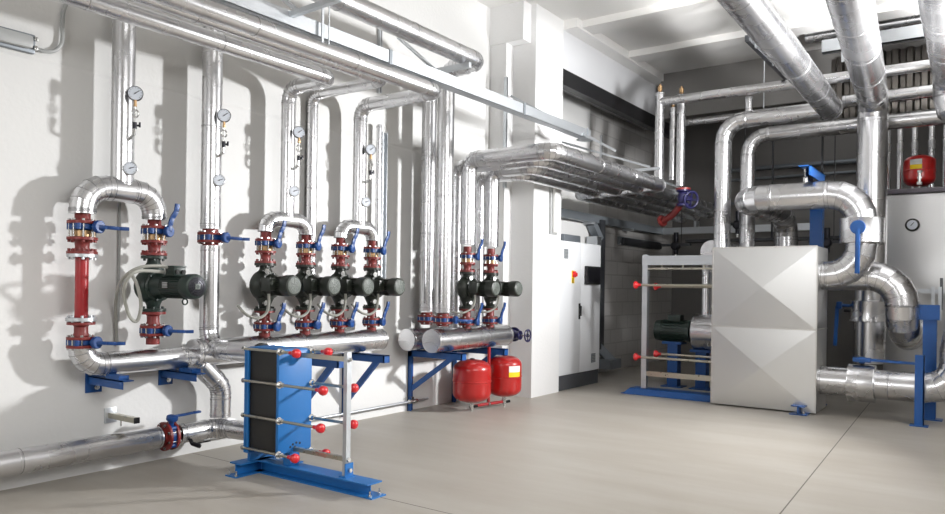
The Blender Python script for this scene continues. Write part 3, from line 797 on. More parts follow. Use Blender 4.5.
# wall lamp at far left, its conduit
lp = P(20, 40, x=XW + .06)
t = thing('batten_light', 'grey waterproof strip light on the wall at the upper left', 'light', (XW, lp.y, lp.z), 0, 'wall strip lights')
yl0 = P(36, 44, x=XW + .05).y
MB().span((0, -1.15, -.07), (.05, yl0 - lp.y, .07), .015).build('housing', 'trunk', t)
MB().span((.045, -1.12, -.05), (.10, yl0 - lp.y - .03, .05), .03).build('diffuser', 'grey_plastic', t)
for z_ in (-.045, .02): MB().span((.05, yl0 - lp.y - .02, z_), (.075, yl0 - lp.y + .004, z_ + .03), .004).build('clip', 'chrome', t)
pts = [P(37, 49, x=XW + .03), P(47, 51.5, x=XW + .03), P(56, 50, x=XW + .03), P(62, 42, x=XW + .03), P(62.5, 25, x=XW + .03), P(64, 10, x=XW + .03), P(70, -3, x=XW + .03)]
tag(MB().tube(bez(pts, 24), .014, 10).build('wall_conduit', 'grey_plastic'), 'light grey conduit curving up from the strip light at upper left', 'conduit')

# ================================================================== FLOOR PIPE
clad_pipe('floor_pipe', 'thick silver pipe low along the left wall, ending at a valve', 'pipe', [(XP, -0.8, .240), (XP, yu(158.5, XP, 436), .240)], .088)
yv = yu(168, XP, 433)
vf = valve_inline((XP, yv, .240), 'valve with blue handle on top of the low pipe along the left wall', 'up', .118, .022, G_VALVE, reach=.16)
vf.rotation_mode = 'QUATERNION'
vf.rotation_quaternion = Matrix(((0, 1, 0), (0, 0, 1), (1, 0, 0))).to_quaternion()
clad_pipe('floor_pipe', 'silver pipe turning from the low wall valve into the foot of the blue exchanger', 'pipe',
          [(XP, yv + .09, .240), (XP, 4.04, .240), (-4.87, 4.04, .262)], .082, .14)
t = thing('drain_valve', 'small dark drain cock under the low pipe right of its valve', 'valve', (XP + .06, yv + .17, .16))
mm = MB(); mm.cyl((-.02, 0, .05), (.02, 0, .0), .016, seg=12); mm.cyl((.02, 0, .0), (.10, .02, -.015), .018, seg=12); mm.build('cock_body', 'bezel', t)
mm = MB(); mm.bar((.07, .02, .005), (.10, .12, .015), .015, .01); mm.build('handle', 'dark_steel', t)
bp = P(110, 415, x=XW)
t = thing('strut_console', 'short empty galvanised wall console above the low pipe', 'bracket', (XW + .002, bp.y, bp.z))
MB().span((0, -.05, -.06), (.008, .05, .06), .002).build('back_plate', 'galv', t)
mm = MB(); strut(mm, (.0, 0, .0), (.38, 0, 0)); mm.build('arm', 'rod', t)
mm = MB(); mm.box((.384, 0, 0), (.012, .045, .045), None, .003); mm.build('end_cap', 'dark_steel', t)
MB().cyl((.16, .0, -.02), (.16, .0, -.07), .006, seg=8).build('hanger_rod', 'chrome', t)
# small pipe low on wall to the vessels
cz = .118
t = thing('wall_pipe', 'thin grey pipe low on the wall leading to the red vessels', 'pipe', (XW + .07, 4.6, cz))
MB().tube([(0, -.6, 0), (0, 2.55, 0)], .016, 12).build('pipe_run', 'galv', t)
for yy in (.18, 2.2):
    mm = MB(); mm.cyl((0, yy, 0), (0, yy + .05, 0), .026, seg=8); mm.cyl((0, yy + .09, 0), (0, yy + .14, 0), .026, seg=8); mm.lathe((0, yy + .05, 0), (0, 1, 0), [(0, .018), (.02, .024), (.04, .018)]); mm.build('ball_valve', 'chrome', t)
    mm = MB(); mm.bar((0, yy + .07, .02), (.0, yy + .07, .05), .012, .012); mm.bar((0, yy + .07, .05), (0, yy, .06), .02, .006); mm.build('handle', 'dark_steel', t)

# ================================================================== RED EXPANSION VESSELS
def vessel(name, label, loc, r, h, card=None, group=None, up=False):
    t = thing(name, label, 'tank', loc, 0, group)
    e = r * .52; prof = []
    for k in range(9):
        a = PI / 2 * k / 8; prof.append((e - e * math.cos(a), r * math.sin(a) ** .8 if k else .02))
    prof += [(h * .5 - .012, r), (h * .5 - .006, r + .005), (h * .5 + .006, r + .005), (h * .5 + .012, r)]
    for k in range(9):
        a = PI / 2 * (1 - k / 8); prof.append((h - e + e * math.cos(a), r * math.sin(a) ** .8 if k < 8 else .02))
    MB().lathe((0, 0, 0), (0, 0, 1), prof, 40).build('shell', 'vessel', t)
    MB().lathe((0, 0, h - .008), (0, 0, 1), [(0, .035), (.012, .035), (.022, .022)], 20).build('air_cap', 'bezel', t)
    mm = MB(); mm.cyl((0, 0, .01), (0, 0, -.04), .020, seg=12); mm.cyl((0, 0, -.012), (0, 0, -.034), .028, seg=6); mm.build('connection', 'chrome', t)
    if card:
        a0, a1, z0, z1 = card
        for nm, za, zb, mt in (('label_white', (z0 + z1) / 2, z1, 'paper'), ('label_yellow', z0, (z0 + z1) / 2, 'yellow')):
            lo = [Vector(((r + .003) * math.cos(a0 + (a1 - a0) * k / 8), (r + .003) * math.sin(a0 + (a1 - a0) * k / 8), za)) for k in range(9)]
            hi = [Vector((p.x, p.y, zb)) for p in lo]
            mm = MB(); mm.rings([lo, hi], cap=False, closed=False); mm.build(nm, mt, t)
    return t
va = P(476, 411, z=0); vb = P(505, 406, z=0)
vessel('expansion_vessel', 'nearer red round pressure vessel on the floor by the pilaster, without sticker', (va.x - .03, va.y - .05, .11), .232, .515, None, 'red expansion vessels')
vessel('expansion_vessel', 'red round pressure vessel with white and yellow sticker beside the pilaster', (vb.x, vb.y - .02, .125), .215, .515, (-.75, .05, .25, .40), 'red expansion vessels')
t = thing('vessel_manifold', 'low red pipe with chrome cocks joining the two vessels', 'pipe', (va.x, va.y, 0))
a = Vector((va.x - .03, va.y - .05, .06)) - t.location; b = Vector((vb.x, vb.y - .02, .06)) - t.location
mm = MB(); mm.tube([a, b], .020, 12); mid = (a + b) / 2; mm.build('cross_pipe', 'spool', t)
MB().tube([mid, mid + Vector((-.0, 0, .70))], .020, 12).build('riser_pipe', 'spool', t)
for pnt in (a, b):
    mm = MB(); mm.cyl(pnt + Vector((0, 0, -.03)), pnt + Vector((0, 0, .035)), .026, seg=8); mm.cyl(pnt + Vector((.03, -.02, 0)), pnt + Vector((-.03, .02, 0)), .03, seg=8); mm.cyl(pnt + Vector((0, 0, -.03)), Vector((pnt.x, pnt.y, 0.0)), .010, seg=8); mm.build('cock', 'chrome', t)
    mm = MB(); mm.bar(pnt + Vector((.03, 0, .0)), pnt + Vector((.07, .03, .01)), .03, .03); mm.build('handle', 'dark_steel', t)
mm = MB(); mm.cyl(mid - Vector((0, .02, 0)), mid + Vector((0, .02, 0)), .028, seg=8); mm.build('tee', 'chrome', t)

# ================================================================== BLUE PLATE HEAT EXCHANGER
YH = 3.915; xfx, xpp, xpost = -4.83, -4.47, -3.885
t = thing('plate_heat_exchanger', 'blue plate heat exchanger with red capped rods on a blue floor frame', 'heat exchanger', ((xfx + xpost) / 2, YH, 0))
o = t.location
def S(x, y, z): return Vector((x, y, z)) - Vector((o.x, YH, 0))
yn, yf = 3.75, 4.08
mm = MB(); mm.span(S(xfx - .02, yn, .17), S(xfx + .005, yf, .995)); mm.span(S(xfx, yn, .17), S(xfx + .03, yn + .006, .995)); mm.build('fixed_plate', 'hx_blue', t)
MB().span(S(xfx + .006, yn + .035, .20), S(xpp - .001, yf - .03, .975)).build('plate_pack', 'plates', t)
mm = MB(); mm.span(S(xpp, yn, .205), S(xpp + .028, yf, .985), .002); pp = mm.build('pressure_plate', 'hx_blue', t)
for (yy, zz) in ((-.035, .955), (0, .962), (.035, .955), (-.045, .245), (-.02, .262), (.015, .27), (.05, .262), (.0, .24)):
    MB().cyl(S(xpp + .024, YH + yy, zz), S(xpp + .0295, YH + yy, zz), .009, seg=14).build('bolt_hole', 'black', pp)
mm = MB(); mm.span(S(xfx - .02, yn + .05, .985), S(xpp + .028, yf - .05, 1.0)); mm.build('top_lip', 'hx_blue', t)
mm = MB(); mm.bar(S(xpp + .03, YH, .955), S(xpost, YH, .955), .03, .034); mm.build('guide_bar', 'rod', t)
mm = MB(); mm.bar(S(xpp - .03, YH, .225), S(xpost, YH, .225), .03, .03); mm.build('guide_bar', 'rod', t)
mm = MB(); mm.span(S(xpost - .018, YH - .022, .10), S(xpost + .018, YH + .022, 1.01)); mm.build('support_post', 'galv', t)
for zz in (.955, .225):
    MB().cyl(S(xpost + .01, YH, zz), S(xpost + .032, YH, zz), .018, seg=6).build('bolt', 'chrome', t)
rods = [(yn + .006, .985, 294), (yn + .006, .735, 321), (yn + .006, .462, 319), (yn + .006, .205, 294),
        (yf + .0, .975, 326), (yf + .0, .72, 352), (yf + .0, .445, 352), (yf + .0, .185, 325)]
for (yy, zz, uk) in rods:
    xe = P(uk - 4, 400, y=yy).x
    mm = MB(); mm.cyl(S(xfx - .05, yy, zz), S(xe, yy, zz), .0115, seg=14); rd = mm.build('tightening_rod', 'rod', t)
    for (x0_, x1_, r_, sg) in ((xfx - .045, xfx - .02, .020, 6), (xpp + .03, xpp + .065, .020, 6), (xpp + .024, xpp + .031, .028, 18)):
        MB().cyl(S(x0_, yy, zz), S(x1_, yy, zz), r_, seg=sg).build('nut', 'chrome', rd)
    mm = MB(); mm.lathe(S(xe - .01, yy, zz), (1, 0, 0), [(0, .014), (.03, .016), (.045, .026), (.06, .034), (.075, .036), (.09, .032), (.10, .020), (.104, .004)], 24); mm.build('knob', 'knob', rd)
    for sx_ in ():                     # lugs that carry the rods outside the plate edge
        mm = MB(); mm.span(S(sx_ - .012, min(yy, yn if yy < YH else yf) - .016, zz - .026), S(sx_ + .026, max(yy, yn if yy < YH else yf) + .016, zz + .026)); mm.build('lug', 'hx_blue', rd)
for zz in (.93, .268):
    yy = Y2 + .02 if zz > .5 else 4.04
    MB().lathe(S(xfx - .075, yy, zz), (1, 0, 0), [(0, .080), (.01, .090), (.04, .090), (.055, .07)], 28).build('port_flange', 'black', t)
zt = .10
mm = MB(); mm.span(S(xfx + .0, YH - .075, zt - .010), S(-3.60, YH + .075, zt)); mm.span(S(xfx, YH - .004, .01), S(-3.64, YH + .004, zt)); mm.span(S(xfx, YH - .075, 0), S(-3.56, YH + .075, .010)); mm.build('base_beam', 'hx_blue', t)
mm = MB(); mm.span(S(xfx - .08, 3.67, zt - .01), S(xfx + .06, 4.25, zt)); mm.span(S(xfx - .014, 3.67, .01), S(xfx - .006, 4.25, zt)); mm.span(S(xfx - .07, 3.62, 0), S(xfx + .06, 4.3, .010)); mm.build('cross_beam', 'hx_blue', t)
mm = MB(); mm.span(S(xpost - .03, YH - .045, zt), S(xpost + .045, YH + .045, zt + .008)); mm.span(S(xpost + .023, YH - .04, zt), S(xpost + .031, YH + .04, zt + .10)); mm.build('post_shoe', 'hx_blue', t)
MB().cyl(S(xpost + .03, YH, zt + .05), S(xpost + .05, YH, zt + .05), .016, seg=6).build('bolt', 'chrome', t)
mm = MB(); mm.span(S(xpp - .05, yn + .12, zt), S(xpp + .03, yf - .12, .21)); mm.build('plate_foot', 'hx_blue', t)
mm = MB(); mm.span(S(xfx - .02, yn + .04, zt), S(xfx + .005, yf - .04, .18)); mm.build('plate_foot', 'hx_blue', t)
for (xx, yy) in ((-3.60, YH - .05), (-3.60, YH + .05), (xfx - .05, 3.64), (xfx + .04, 3.64), (xfx, 4.27)):
    mm = MB(); mm.cyl(S(xx, yy, 0.0), S(xx, yy, .05), .007, seg=8); mm.cyl(S(xx, yy, .01), S(xx, yy, .022), .014, seg=6); mm.build('anchor_bolt', 'chrome', t)
# ================================================================== ELECTRICAL CABINET
cx0, cx1, cy0, cy1, ch = XW + .005, -5.19, 9.49, 10.84, 2.19
t = thing('electrical_cabinet', 'tall white double door electrical cabinet on a dark plinth', 'cabinet', (cx0, cy0, 0))
W_ = cx1 - cx0; L_ = cy1 - cy0
MB().span((0, 0.02, 0), (W_ - .012, L_ - .02, .215)).build('plinth', 'plinth', t)
MB().span((0, 0, .215), (W_ - .022, L_, ch), .003).build('body', 'cabinet', t)
dm = L_ / 2
for k, (ya, yb) in enumerate(((.004, dm - .002), (dm + .002, L_ - .004))):
    d = MB().span((W_ - .02, ya, .222), (W_, yb, ch - .006), .004).build('door', 'cabinet', t)
    if k == 0:
        mm = MB(); mm.span((W_, .13, 1.93), (W_ + .004, .25, 2.07)); v_ = mm.build('vent_grille', 'trunk', d)
        for j in range(6): MB().span((W_ + .004, .14, 1.945 + j * .021), (W_ + .009, .24, 1.953 + j * .021)).build('louver', 'grey_plastic', d)
        mm = MB(); mm.span((W_, .37, 1.57), (W_ + .004, .455, 1.76)); mm.build('switch_plate', 'yellow', d)
        mm = MB(); mm.span((W_ + .004, .385, 1.66), (W_ + .03, .46, 1.75), .006); mm.cyl((W_ + .03, .42, 1.70), (W_ + .06, .42, 1.70), .03); mm.build('main_switch', 'knob', d)
        mm = MB(); mm.box((W_ + .008, .40, 1.61), (.008, .02, .08), None, .002); mm.build('key_tag', 'bezel', d)
        mm = MB(); mm.span((W_, dm - .07, 1.03), (W_ + .02, dm - .035, 1.27), .005); mm.bar((W_ + .03, dm - .05, 1.08), (W_ + .035, dm - .05, 1.23), .02, .014); mm.build('handle', 'dark_steel', d)
    else:
        mm = MB(); mm.span((W_, .78, 1.56), (W_ + .05, 1.27, 1.84), .012); mm.build('display_housing', 'dark_steel', d)
        mm = MB(); mm.span((W_ + .05, .82, 1.60), (W_ + .053, 1.23, 1.80)); mm.build('display_screen', 'bezel', d)
        mm = MB(); mm.span((W_, 1.05, .34), (W_ + .004, 1.20, .48)); mm.build('vent_grille', 'trunk', d)
        for j in range(5): MB().span((W_ + .004, 1.06, .355 + j * .025), (W_ + .009, 1.19, .364 + j * .025)).build('louver', 'grey_plastic', d)
# slim lamp on the pilaster
pl = P(553, 209, x=-5.16)
t = thing('batten_light', 'white upright strip light on the front of the pilaster', 'light', (-5.17, pl.y, pl.z), 0, 'wall strip lights')
MB().span((0, -.10, -.36), (.035, .10, .36), .01).build('housing', 'grey_plastic', t)
MB().span((.03, -.07, -.34), (.085, .075, .34), .025).build('diffuser', 'white_plastic', t)
# dark strip lamp on rear left wall
a = P(617, 239, x=XW); b = P(658, 243, x=XW)
t = thing('batten_light', 'dark unlit strip light on the grey block wall past the cabinet', 'light', (XW, a.y, 2.38), 0, 'wall strip lights')
MB().span((0, 0, -.07), (.06, b.y - a.y, .09), .02).build('housing', 'trunk', t)
MB().span((.05, .05, -.06), (.12, b.y - a.y - .05, .07), .04).build('diffuser', 'trunk_dark', t)
# trunking over the cabinet
zt_ = 2.62
t = thing('cable_trunking', 'grey metal cable trunking along the wall above the cabinet and down beside it', 'trunking', (XW, 9.5, zt_))
MB().span((.02, 0, 0), (.16, 5.2, .13)).build('trunk_run', 'trunk', t)
yd = P(603, 300, x=XW + .2).y - 9.5
mm = MB(); mm.span((.02, yd - .10, .45 - zt_), (.20, yd + .06, .06)); mm.build('trunk_drop', 'trunk_dark', t)
mm = MB(); mm.bar((.10, yd - .28, -.02), (.14, yd - .08, -.28), .16, .10); mm.build('trunk_bend', 'trunk', t)
mm = MB(); mm.span((.04, yd - .34, -.42), (.24, yd - .18, -.24)); mm.span((.04, yd - .34, 2.19 - zt_ - .0), (.20, yd - .20, -.40)); mm.build('trunk_tail', 'galv', t)
mm = MB(); mm.bar((.11, yd - .02, .5 - zt_), (.32, yd + .20, .2 - zt_), .16, .14); mm.span((.02, yd - .1, .12 - zt_), (.40, yd + .34, .28 - zt_)); mm.build('trunk_foot', 'trunk', t)
for yy in (.1, 1.9, 3.5):
    mm = MB(); strut(mm, (0, yy, -.02), (.22, yy, -.02)); mm.build('arm', 'galv', t)
mm = MB(); mm.bar((.09, 5.2, .065), (3.0, 5.22, .065), .14, .13, (0, 0, 1)); mm.build('cross_run', 'galv', t)
for xx in (.8, 1.6, 2.4):
    mm = MB(); mm.span((xx, 5.13, .12), (xx + .05, 5.31, .26)); mm.build('clamp', 'galv', t)
tag(MB().span((XW + .04, 10.1, 2.195), (XW + .34, 10.65, 2.33), .02).build('junction_box', 'trunk'), 'grey junction box lying on top of the cabinet', 'box')

# ================================================================== LARGE EXCHANGER WITH INSULATED BOX
bx0, bx1, by0, by1, bz0, bz1 = -3.07, -1.81, 9.77, 10.43, 0.02, 2.05
bx = thing('insulation_box', 'large silver sheet metal insulation box with cross broken panels', 'box', ((bx0 + bx1) / 2, by0, 0))
o = bx.location
def T(x, y, z): return Vector((x, y, z)) - o
MB().span(T(bx0, by0, bz0), T(bx1, by1, bz1)).build('body', 'panel', bx)
zm = 1.03
def cross(m, p00, p10, p11, p01, n, h):
    c = (p00 + p10 + p11 + p01) / 4 + n * h
    vs = [m.bm.verts.new(p + n * .0015) for p in (p00, p10, p11, p01)]; vc = m.bm.verts.new(c)
    for i in range(4): m.bm.faces.new((vs[i], vs[(i + 1) % 4], vc))
for (za, zb) in ((bz0, zm - .004), (zm + .004, bz1)):
    mm = MB(); cross(mm, T(bx0, by0, za), T(bx1, by0, za), T(bx1, by0, zb), T(bx0, by0, zb), Vector((0, -1, 0)), .032); mm.build('front_panel', 'panel', bx, 0)
    mm = MB(); cross(mm, T(bx1, by0, za), T(bx1, by1, za), T(bx1, by1, zb), T(bx1, by0, zb), Vector((1, 0, 0)), .03); mm.build('side_panel', 'panel', bx, 0)
for (p, q_) in (((bx0, by0, zm), (bx1, by0, zm)), ((bx0, by0, bz1), (bx1, by0, bz1)), ((bx1, by0, bz0), (bx1, by0, bz1)), ((bx0, by0, bz0), (bx0, by0, bz1)), ((bx1, by0, zm), (bx1, by1, zm))):
    MB().bar(T(*p), T(*q_), .016, .016).build('edge_trim', 'alu_dull', bx)
hx = thing('plate_heat_exchanger', 'large plate exchanger frame with grey post and red capped rods beside the silver box', 'heat exchanger', (-4.13, 10.1, 0))
o2 = hx.location
def U(x, y, z): return Vector((x, y, z)) - o2
mm = MB(); mm.span(U(-4.165, 10.06, .06), U(-4.09, 10.14, 1.99)); mm.build('support_post', 'galv', hx)
mm = MB(); mm.span(U(-4.165, 10.05, 1.84), U(bx0, 10.15, 1.97)); mm.build('guide_bar', 'galv', hx)
mm = MB(); mm.bar(U(-4.1, 10.1, 1.79), U(bx0, 10.1, 1.79), .025, .025)
for xx in (-3.9, -3.6, -3.3): mm.span(U(xx, 10.09, 1.79), U(xx + .02, 10.11, 1.85))
mm.build('hanger_rail', 'rod', hx)
mm = MB(); mm.bar(U(-4.12, 10.1, .30), U(bx0, 10.1, .30), .06, .07); mm.build('guide_bar', 'rod', hx)
for (yy, v1, v2) in ((9.86, 285, 357), (10.34, 286.5, 354)):
    for v_ in (v1, v2):
        e = P(640 if yy < 10 else 660, v_, y=yy)
        mm = MB(); mm.cyl(U(e.x, yy, e.z), U(bx0, yy, e.z), .018, seg=14); rd = mm.build('tightening_rod', 'rod', hx)
        mm = MB(); mm.lathe(U(e.x + .02, yy, e.z), (-1, 0, 0), [(0, .018), (.04, .022), (.06, .045), (.085, .055), (.10, .05), (.105, .02)], 20); mm.build('knob', 'knob', rd)
mm = MB(); mm.span(U(-4.30, 9.98, .075), U(bx0, 10.20, .09)); mm.span(U(-4.26, 10.08, .01), U(bx0, 10.10, .075)); mm.prism([U(-4.40, 9.94, .0), U(-4.30, 9.985, .088), U(-4.30, 10.02, .0)], (1.23, 0, 0)); mm.span(U(-4.42, 9.94, 0), U(bx0, 10.24, .012)); mm.build('base_beam', 'bracket_blue', hx)
fp = P(803, 412, z=0)
mm = MB(); mm.span(U(fp.x - .10, 9.62, 0), U(fp.x + .10, 9.80, .012)); mm.span(U(fp.x - .08, 9.62, .10), U(fp.x + .08, 9.80, .112)); mm.span(U(fp.x - .008, 9.62, 0), U(fp.x + .008, 9.80, .11)); mm.build('foot', 'bracket_blue', hx)
mm = MB(); mm.cyl(U(fp.x + .06, 9.66, 0), U(fp.x + .06, 9.66, .05), .008, seg=8); mm.build('anchor_bolt', 'chrome', hx)

# end suction pump behind the frame
t = thing('end_suction_pump', 'green motor pump with silver clad casing on blue stands behind the frame', 'pump', (-4.1, 11.2, 0))
o3 = t.location; zp = .86
def V(x, y, z): return Vector((x, y, z)) - o3
mm = MB(); mm.lathe(V(-4.39, 11.2, zp), (1, 0, 0), [(0, .12), (.01, .155), (.10, .165), (.11, .16), (.50, .16), (.52, .17), (.56, .17)], 30)
for k in range(22):
    a = 2 * PI * k / 22; mm.box(V(-4.09, 11.2 + .163 * math.cos(a), zp + .163 * math.sin(a)), (.36, .018, .006), Matrix.Rotation(a, 3, 'X'))
mm.build('motor', 'green', t)
MB().box(V(-4.08, 11.2, zp + .20), (.20, .16, .10), None, .01).build('terminal_box', 'green', t)
MB().lathe(V(-3.83, 11.2, zp), (1, 0, 0), [(0, .10), (.04, .19), (.06, .21)], 30).build('coupling_flange', 'green', t)
MB().lathe(V(-3.77, 11.2, zp), (1, 0, 0), [(0, .26), (.005, .275), (.38, .275), (.385, .26)], 36).build('clad_casing', 'alu', t)
for xx in (-4.10, -3.66):
    mm = MB(); mm.span(V(xx - .08, 11.12, .012), V(xx + .08, 11.28, zp - (.20 if xx < -4 else .28))); mm.span(V(xx - .16, 11.06, 0), V(xx + .16, 11.34, .014)); mm.span(V(xx - .15, 11.07, zp - (.20 if xx < -4 else .30)), V(xx + .15, 11.33, zp - (.16 if xx < -4 else .26))); mm.build('stand', 'bracket_blue', t)
cp = P(711.5, 251.5, y=10.9)
clad_pipe('insulated_pipe', 'silver pipe with round flat end peeking over the corner of the silver box', 'pipe', [(cp.x, 10.9, cp.z), (cp.x, 12.6, cp.z)], .165, .2)
vx = P(707, 300, y=11.2).x
clad_pipe('insulated_pipe', 'short upright silver pipe between the green pump and the round flat end', 'pipe', [(vx, 11.2, zp + .2), (vx, 11.2, cp.z - .1)], .078)

# ================================================================== RIGHT: VALVES AND PIPES OF THE BOX
yu0 = 9.98; xu = P(862, 232, y=yu0).x
xl = P(742, 196, y=yu0 + .05).x
e1 = P(786, 228, y=12.2)
up_ = clad_pipe('insulated_pipe', 'thick silver U shaped pipe looping over the silver box', 'pipe',
          [(bx1 - .01, yu0, 1.70), (xu, yu0, 1.70), (xu, yu0, 2.69), (xl, yu0, 2.69), (e1.x, e1.y, P(786, 214, y=12.2).z), (e1.x, e1.y, 1.4)], .172, .36, None, 'alu', .8, 5)
ob = up_.location
def clad_valve(name, label, p, d, r, ln, hub_d, lev):
    """Valve wrapped in a wider sheet collar, blue hub and lever outside."""
    t = thing(name, label, 'valve', p, 0, 'sheet clad valves with blue levers'); d = Vector(d)
    m = MB(); m.lathe(-d * ln / 2, d, [(0, r * .74), (.006, r), (.012, r + .002), (.018, r), (ln - .018, r), (ln - .012, r + .002), (ln - .006, r), (ln, r * .74)], 36); m.build('collar', 'alu', t)
    h = Vector(hub_d)
    m = MB(); m.cyl(h * (r - .02), h * (r + .07), .022, seg=12); m.build('stem', 'bezel', t)
    return t, h
cv, h = clad_valve('clad_valve', 'sheet clad valve with round blue hub and lever hanging down, in the loop pipe', (xu, yu0, 2.235), (0, 0, 1), .242, .31, (-.0, -1, 0), None)
hy = -.242 - .06
mm = MB(); mm.lathe((0.0, hy, .02), (0, -1, 0), [(0, .075), (.006, .082), (.03, .082), (.034, .076)], 26); mm.build('lever_hub', 'bracket_blue', cv)
mm = MB(); mm.bar((0, hy - .02, .0), (0.0, hy - .03, -.52), .05, .03, (0, 1, 0), .006); mm.build('lever', 'bracket_blue', cv)
mm = MB(); mm.cyl((0, -.23, .02), (0, hy, .02), .022); mm.build('stem', 'bezel', cv)
xr_ = P(902, 315, y=10.3).x
clad_pipe('insulated_pipe', 'thick silver pipe bending down right of the silver box, behind the loop pipe', 'pipe',
          [(bx1 - .01, 10.29, 1.70), (xr_, 10.29, 1.70), (xr_, 10.29, .98), (xr_ + .12, 11.5, .95)], .182, .38, None, 'alu', .6, 5)
yl_ = 9.98; zl = .41
clad_pipe('insulated_pipe', 'thick silver pipe low on the right, leaving the box and bending up', 'pipe',
          [(bx1 - .01, yl_, zl), (-.38, yl_, zl), (-.38, yl_, 1.02), (-.15, 9.9, 1.25)], .172, .36, None, 'alu', .4, 4)
cl, h = clad_valve('clad_valve', 'sheet clad valve with flat blue lever on top, in the low pipe at right', (P(862, 380, y=yl_).x, yl_, zl), (1, 0, 0), .222, .30, (0, 0, 1), None)
mm = MB(); mm.box((0, -.02, .28), (.19, .09, .055), None, .01); mm.cyl((0, -.02, .24), (0, -.02, .315), .035); mm.build('lever_hub', 'bracket_blue', cl)
mm = MB(); mm.bar((.06, -.03, .285), (.62, -.06, .275), .025, .03); mm.bar((.56, -.06, .27), (.64, -.065, .245), .025, .03); mm.build('lever', 'bracket_blue', cl)
MB().lathe((-.0, 0, 0), (1, 0, 0), [(0, .02), (.01, .02)], 8).build('spindle', 'bezel', cl)
# upright pipe behind
yP2 = 11.25; xP2 = P(872, 170, y=yP2).x
zb = P(872, 97, y=yP2).z
far2 = P(846, 0, z=zb); near2 = P(868, 88, z=zb); d2 = (far2 - near2).normalized()
top2 = Vector((xP2, yP2, zb))
clad_pipe('large_pipe', 'huge silver pipe coming down from overhead behind the loop pipe, middle one of the three', 'pipe',
          [top2 + d2 * 10.5, top2, (xP2, yP2, .55)], .188, .30, 'huge overhead pipes at right', 'alu', 1.0, 3)
cw, h = clad_valve('clad_valve', 'sheet clad valve with small blue lever low in the huge upright pipe', (xP2, yP2, P(866, 311, y=yP2).z), (0, 0, 1), .245, .29, (-1, 0, 0), None)
mm = MB(); mm.box((-.36, -.10, .07), (.07, .10, .10), None, .02); mm.cyl((-.24, -.06, .07), (-.36, -.10, .07), .02); mm.build('lever_hub', 'bracket_blue', cw)
mm = MB(); mm.bar((-.38, -.12, .06), (-.40, -.14, -.48), .045, .02, (0, 1, 0)); mm.build('lever', 'bracket_blue', cw)
# P1
n1, f1 = P(829, 107, z=3.97), P(757, 16, z=3.97)
d1 = (f1 - n1).normalized()
clad_pipe('large_pipe', 'huge silver pipe crossing overhead diagonally, leftmost of the three at upper right', 'pipe',
          [n1 + d1 * 10.5, n1 - d1 * .1], .158, None, 'huge overhead pipes at right', 'alu', 1.1)
x1v = P(722.5, 200, y=n1.y).x
clad_pipe('insulated_pipe', 'tall silver pipe left of the loop pipe, bending right to the leftmost huge pipe', 'pipe',
          [(x1v, n1.y, 1.6), (x1v, n1.y, P(735, 120.5, y=n1.y).z), (n1.x - .10, n1.y, P(735, 120.5, y=n1.y).z)], .116, .30, None, 'alu', 1.0)
# second upright with long run to the right
y2v = 11.75; x2v = P(747.5, 200, y=y2v).x; z2v = P(760, 135, y=y2v).z
clad_pipe('insulated_pipe', 'second tall silver pipe, just right of the tallest one, bending right behind the huge pipes', 'pipe',
          [(x2v, y2v, 1.4), (x2v, y2v, z2v), (1.2, y2v, z2v)], .112, .28, None, 'alu', 1.3)
# P3
z3 = 4.15
n3, f3 = P(952, 75, z=z3), P(944, 0, z=z3); d3 = (f3 - n3).normalized()
clad_pipe('large_pipe', 'huge silver pipe cut by the right picture edge, rightmost of the three', 'pipe',
          [n3 + d3 * 10.0, n3, Vector((n3.x, n3.y, P(950, 118, y=n3.y).z)), Vector((n3.x + 1.2, n3.y + .1, P(950, 118, y=n3.y).z))], .200, .26, 'huge overhead pipes at right', 'alu', 1.1, 3)

# thin risers and runs behind
yh = 10.70
def riser_vent(u, v0, v1, y, r, lab):
    a = P(u, v0, y=y); b = P(u, v1, y=y)
    t = clad_pipe('vent_riser', lab, 'pipe', [(a.x, y, b.z), (a.x, y, a.z)], r, None, 'thin silver risers with brass vents')
    o_ = t.location; z_ = a.z - o_.z
    m = MB(); m.cyl((a.x - o_.x, 0, z_), (a.x - o_.x, 0, z_ + .04), .02, seg=10); m.cyl((a.x - o_.x, 0, z_ + .03), (a.x - o_.x, 0, z_ + .10), .035, seg=14); m.cyl((a.x - o_.x, 0, z_ + .10), (a.x - o_.x, 0, z_ + .13), .015, seg=8)
    m.build('air_vent', 'brass', t)
    return a
a1 = riser_vent(660, 93, 188, yh, .066, 'thin silver riser with brass vent at the end of the bundle, left one')
a2 = riser_vent(681.5, 95, 186, 11.0, .066, 'thin silver riser with brass vent standing on the purple valve')
riser_vent(673, 108, 180, 11.9, .052, 'thin silver riser between the two vented risers, further back')
zH1 = P(700, 96.5, y=yh).z
clad_pipe('insulated_run', 'long thin silver pipe running right from the top of the left vented riser', 'pipe', [(a1.x, yh, zH1), (1.5, yh, zH1)], .066, None, 'thin silver runs at the upper right', seams=1.5)
yH2 = 12.3; zH2 = P(700, 121, y=yH2).z
clad_pipe('insulated_run', 'thin silver pipe running right behind the second vented riser, lower run', 'pipe', [(P(683, 122, y=yH2).x, yH2, zH2), (1.4, yH2, zH2)], .058, None, 'thin silver runs at the upper right', seams=1.5)
clad_pipe('insulated_run', 'silver run starting at the lower end of the leftmost huge pipe and going right', 'pipe', [P(843, 101, y=11.35), (1.4, 11.35, P(843, 101, y=11.35).z)], .075, None, 'thin silver runs at the upper right', seams=1.5)
sx_ = P(749, 103, y=n1.y).x
clad_pipe('insulated_pipe', 'stub of silver pipe between the bent tall pipe and the thin run above', 'pipe', [(sx_, n1.y, P(749, 112, y=n1.y).z), (sx_, n1.y, P(749, 97, y=n1.y).z)], .05)
